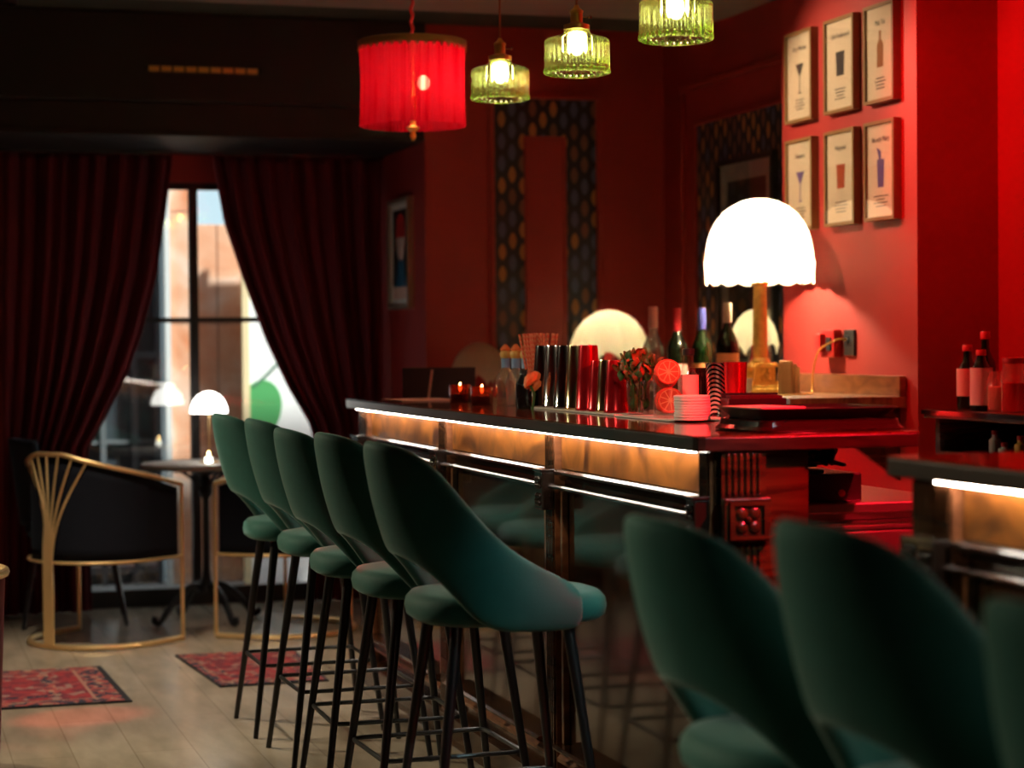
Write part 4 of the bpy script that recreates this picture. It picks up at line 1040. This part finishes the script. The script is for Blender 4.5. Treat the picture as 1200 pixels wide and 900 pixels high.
bottle('liquor_bottle', 'plain dark bottle with red cap behind the white labelled one', (3.60, shy(1155, 3.60), 1.065), .036, .26, 'glass_bottle_dark', 1, 'foil_red', None, None, G, neck=.36, capz=.10)
for px, X, h, lab in ((1172, 3.46, .13, 'orange pink lidless jar beside the white labelled bottle'), (1188, 3.44, .155, 'tall clear jar with red lid on the back shelf')):
    t = thing('storage_jar', lab, 'jar', (X, shy(px, X), 1.065), 0, G)
    MB().lathe([(.036, 0), (.040, .004), (.040, h*.82), (.034, h*.92), (.034, h)], 28).build('glass', 'glass_jar', t, smooth=True)
    MB().lathe([(.034, .004), (.037, .008), (.037, h*.6), (.03, h*.62)], 24).build('contents', 'label_pink' if X > 3.45 else 'foil_red', t, smooth=True)
    if X < 3.45: MB().lathe([(.036, h), (.037, h+.004), (.037, h+.018), (.034, h+.020)], 24).build('lid', 'plastic_red', t, smooth=True)
t = thing('soda_gun', 'black soda gun hose resting above the shelf jars', 'hose', (3.62, 5.75, 1.065), 0)
MB().tube(smooth_path([(0, 0, 0), (0, .02, .12), (-.01, -.02, .20), (-.03, -.15, .19), (-.04, -.35, .15), (-.04, -.5, 0.01)]), .014, 8).build('hose', 'plastic_black', t, smooth=True)
for px, X, h, m1, lab in ((1166, 3.50, .06, 'plastic_white', 'small pale flask under the back shelf board'), (1177, 3.48, .025, 'label_white', 'small white pot under the back shelf board'), (1196, 3.48, .05, 'cord_yellow', 'small yellow bottle under the back shelf board')):
    t = thing('small_flask', lab, 'bottle', (X, shy(px, X), .925), 0, 'small flasks on the lower board')
    MB().lathe([(.018, 0), (.020, .003), (.020, h*.7), (.010, h*.85), (.010, h)], 20).build('body', m1, t, smooth=True)
    MB().lathe([(.0115, h), (.0115, h+.012), (.009, h+.014)], 16).build('cap', 'plastic_red', t, smooth=True)
# ceiling spotlights added out of view for their light, housings included
def added_spot(loc, target, label, energy, color, size, blend=.6):
    t = thing('added_spotlight', label, 'spotlight', loc)
    MB().lathe([(.05, .13), (.05, .0), (.047, .0), (.047, .125)], 28, cap0=False, cap1=True).build('housing', 'black_metal', t, smooth=True)
    MB().tube([(0, 0, .13), (0, 0, CZ-.05-loc[2])], .008, 8).build('stem', 'black_metal', t)
    d = bpy.data.lights.new('added_light', 'SPOT'); d.energy = energy; d.color = color; d.spot_size = math.radians(size); d.spot_blend = blend; d.shadow_soft_size = .04
    o = bpy.data.objects.new('added_light', d); COL.objects.link(o); o.location = Vector(loc)+Vector((0, 0, -.01)); o.rotation_euler = (Vector(target)-Vector(loc)).to_track_quat('-Z', 'Y').to_euler()
    return t
RED = (1, .008, .02)
added_spot((2.70, 3.25, 2.45), (2.50, 4.75, .75), 'added ceiling spotlight with red light over the bar gap', 620, RED, 58, .4)  # unseen red source, added to redden the bar end and gap
added_spot((2.62, 6.25, 2.60), (3.77, 5.55, 1.8), 'added ceiling spotlight washing the side wall red behind the short bar', 110, RED, 110)  # added red wash for side wall and pier
WARM = (1, .90, .60)
added_spot((-1.5, 8.3, 2.45), (1.1, 5.6, .80), 'added ceiling spotlight aimed at the stools along the long bar', 330, WARM, 50)  # added warm light from the left for the stool backs
added_spot((-1.6, 5.2, 2.45), (1.0, 2.4, .85), 'added ceiling spotlight aimed at the stools of the short bar', 150, WARM, 45)  # likewise added, for the backs of the close stools
added_spot((.45, 7.7, 2.55), (.50, 7.85, 0), 'added ceiling spotlight aimed down at the rugs', 190, (1, .88, .70), 80)  # added to lift the floor and the gold chair frames
added_spot((2.35, 7.25, 2.62), (3.45, 6.95, 2.05), 'added ceiling spotlight aimed at the framed cocktail prints', 105, (1, .74, .48), 66)  # added out of view to brighten the prints
added_spot((1.15, 3.6, 2.55), (2.1, 5.75, 1.15), 'added ceiling spotlight aimed at the bottles on the long bar', 75, (1, .80, .55), 34)  # added so the near faces of the bar-top items are lit
added_spot((2.45, 2.1, 2.55), (1.57, 4.47, .67), 'added ceiling spotlight aimed from the short bar at the stool fronts', 110, (.60, .95, 1), 15, 1.0)  # added cool beam that brings out the teal of the stool arms
fr_ = hit(95, 840, 2, 0)
added_spot((-1.5, 6.6, 2.45), (fr_.x, fr_.y, 0), 'added ceiling spotlight throwing a red streak on the floor', 420, (1, .05, .03), 7, .5)  # narrow beam added only to make the red streak

# ------------------------------------------------------------------ furniture by the window
def tub_path(n=41, R=.315, back=.33, z=lambda s: 0, y0=.315, xf=.16):
    """U path in plan from one front post around the back to the other; s in [-1,1]"""
    out = []
    for k in range(n):
        s = -1+2*k/(n-1); a = abs(s)
        if a < .72:
            ph = (s/.72)*math.pi/2; x = -.015-.315*math.cos(ph); y = .315*math.sin(ph)
        else:
            x = -.015+(a-.72)/.28*(xf+.015); y = math.copysign(.315, s)
        out.append((x, y, z(s)))
    return out
def barrel_chair(label, loc, rz, fabric='velvet_black'):
    t = thing('barrel_chair', label, 'armchair', loc, rz, 'gold framed barrel chairs')
    zt = lambda s: .84-.15*max(0, (abs(s)-.12)/.88)**.9
    zb = lambda s: .375
    MB().tube(tub_path(z=lambda s: .014), .012, 8).build('floor_ring', 'gold', t, smooth=True)
    MB().tube(tub_path(z=zt), .0105, 8).build('top_rail', 'gold', t, smooth=True)
    MB().tube(tub_path(z=zb), .007, 8).build('seat_rail', 'gold', t, smooth=True)
    for sy in (-1, 1): MB().tube([(.16, sy*.315, .014), (.16, sy*.315, zt(1))], .009, 8).build('post', 'gold', t, smooth=True)
    # velvet tub between seat rail and top rail
    a = tub_path(61, z=zb); b = tub_path(61, z=lambda s: zt(s)-.012)
    MB().grid(lambda u, v: tuple((Vector(a[round(u*60)])*.925).lerp(Vector(b[round(u*60)])*.925, v)[i] if i < 2 else Vector(a[round(u*60)]).lerp(Vector(b[round(u*60)]), v)[2] for i in range(3)), 61, 8).build('tub_back', fabric, t, smooth=True, angle=180, solid=.022)
    P = [(x*.9, y*.9) for x, y, _ in tub_path(31)]+[(.19, .2), (.19, -.2)]
    MB().prism(P, 2, .36, .47).build('seat', fabric, t, bevel=.015)
    # fan of gold rods at the back
    for k in range(8):
        s = -.27+.67*k/7; pth = tub_path(401, z=zt); top = Vector(pth[int((s+1)/2*400)])
        o_ = (k-3.5)*.0075; bot = Vector((-.338, o_, .02)); mid = Vector((-.338, o_, .42))
        MB().tube(smooth_path([bot, (bot+mid)/2, mid, (mid*.6+top*.4)+Vector((0, -(top.y-o_)*.18, .02)), top], 6), .0052, 6).build('fan_rod', 'gold', t, smooth=True)
    return t
barrel_chair('black velvet barrel chair with gold fan back in front of a tied curtain', (.935, 9.18, 0), math.radians(40))
barrel_chair('black velvet barrel chair with gold frame mostly behind the bar stools', (1.735, 9.20, 0), math.radians(140))
# round table
tb = thing('bistro_table', 'round grey topped bistro table on black cast iron base', 'table', (1.455, 9.62, 0), math.radians(20))
MB().lathe([(.28, .725), (.298, .728), (.30, .736), (.30, .748), (.292, .752)], 56).build('table_top', 'mat_board', tb, smooth=True)
MB().lathe([(.045, .14), (.040, .16), (.022, .20), (.017, .25), (.016, .58), (.030, .60), (.034, .62), (.022, .65), (.022, .69), (.11, .715), (.11, .725)], 24).build('column', 'iron', tb, smooth=True)
for k in range(4):
    a = k*math.pi/2; c, s_ = math.cos(a), math.sin(a)
    P = [(.02, .16), (.07, .175), (.14, .135), (.20, .075), (.245, .02), (.275, .025), (.27, .045)]
    MB().tube(smooth_path([(c*x, s_*x, z) for x, z in P], 6), .015, 8).build('leg', 'iron', tb, smooth=True)
    P = [(.02, .60), (.05, .66), (.12, .71), (.16, .718)]
    MB().tube(smooth_path([(c*x, s_*x, z) for x, z in P], 5), .008, 6).build('bracket', 'iron', tb, smooth=True)
ml = thing('mushroom_lamp', 'glowing white mushroom lamp on the bistro table', 'table lamp', (1.468, 9.58, .752))
MB().lathe([(.045, 0), (.045, .008), (.012, .012), (.004, .016), (.004, .26)], 24).build('stand', 'gold', ml, smooth=True)
MB().lathe([(.088, .232), (.088, .236), (.084, .262), (.072, .292), (.052, .315), (.026, .330), (.004, .334)], 40, cap0=True).build('shade', 'white_glow', ml, smooth=True)
cn = thing('candle', 'small lit candle beside the mushroom lamp', 'candle', (1.44, 9.42, .752))
MB().lathe([(.018, 0), (.022, .004), (.024, .05), (.022, .05), (.019, .008), (.0, .008)], 20, cap1=False).build('glass', 'glass_clear', cn, smooth=True)
MB().lathe([(.017, .008), (.018, .032), (.002, .034)], 16).build('wax', 'white_glow', cn, smooth=True)
MB().lathe([(.001, .034), (.006, .042), (.005, .052), (.0008, .062)], 10).build('flame', 'flame', cn, smooth=True)
# dark side chair behind
dc = thing('side_chair', 'dark navy side chair with black tapered legs behind the gold chair', 'chair', (.86, 9.83, 0), math.radians(-4))
MB().box(-.22, .22, -.21, .21, .42, .49).build('seat', 'velvet_navy', dc, bevel=.03)
def cb_(u, v):
    a = (u-.5)*2.2; z = .47+.405*v
    return (-.02-.21*math.cos(a)-.05*v, .215*math.sin(a)*(1-.12*v*v), z-.03*(1-math.cos(a))*v)
MB().grid(cb_, 17, 10).build('backrest', 'velvet_navy', dc, smooth=True, angle=180, solid=.03)
for sx_ in (-1, 1):
    for sy_ in (-1, 1): MB().tube([(sx_*.16, sy_*.16, .43), (sx_*.235, sy_*.20, 0)], [.016, .009], 8).build('leg', 'black_metal', dc, smooth=True)
# rugs
def rug(label, corners):
    """four floor corners, near-left round to far-left"""
    C4 = [Vector((p.x, p.y, 0)) for p in corners]
    def q(u, v): a = C4[0].lerp(C4[1], u); b = C4[3].lerp(C4[2], u); return a.lerp(b, v)
    t = thing('rug', label, 'rug', (0, 0, 0), 0, 'small oriental rugs')
    def layer(name, m, iu, iv, z0, z1):
        P = [q(iu, iv), q(1-iu, iv), q(1-iu, 1-iv), q(iu, 1-iv)]
        MB().prism([(p.x, p.y) for p in P], 2, z0, z1).build(name, m, t)
    layer('binding', 'rug_edge', 0, 0, .001, .006); layer('border', 'rug_border', .018, .02, .006, .0075)
    layer('guard_stripe', 'rug_stripe', .085, .10, .0075, .0080); layer('field_border', 'rug_field', .095, .115, .0080, .0085); layer('stripe', 'rug_border', .17, .2, .0085, .009); layer('field', 'rug_field', .20, .24, .009, .0095)
c0, c1 = hit(155, 823, 2, 0), hit(118, 782, 2, 0)
rug('red oriental rug in front of the black and gold barrel chair', [Vector((c0.x-1.35, c0.y, 0)), Vector((c0.x, c0.y, 0)), Vector((c1.x, c1.y, 0)), Vector((c1.x-1.35, c1.y, 0))])
c0, c1 = hit(258, 806, 2, 0), hit(205, 769, 2, 0)
rug('red oriental rug under the far bar stools', [Vector((c0.x, c0.y, 0)), Vector((c0.x+.42, c0.y, 0)), Vector((c1.x+.5, c1.y, 0)), Vector((c1.x, c1.y, 0))])
# wine red tub stool cut by the frame
ts = thing('tub_chair', 'wine red velvet tub chair with gold rim beside the oriental rug', 'armchair', (.045, 6.45, 0))
MB().lathe([(.26, .03), (.29, .06), (.30, .3), (.312, .60), (.300, .615), (.27, .615), (.26, .45), (.0, .44)], 56, cap1=False).build('tub', 'velvet_wine', ts, smooth=True)
MB().tube([(.312*math.cos(2*math.pi*k/56), .312*math.sin(2*math.pi*k/56), .615) for k in range(56)], .014, 8, closed=True).build('rim', 'gold', ts, smooth=True)
MB().lathe([(.24, 0), (.24, .03)], 40).build('plinth', 'black_metal', ts)
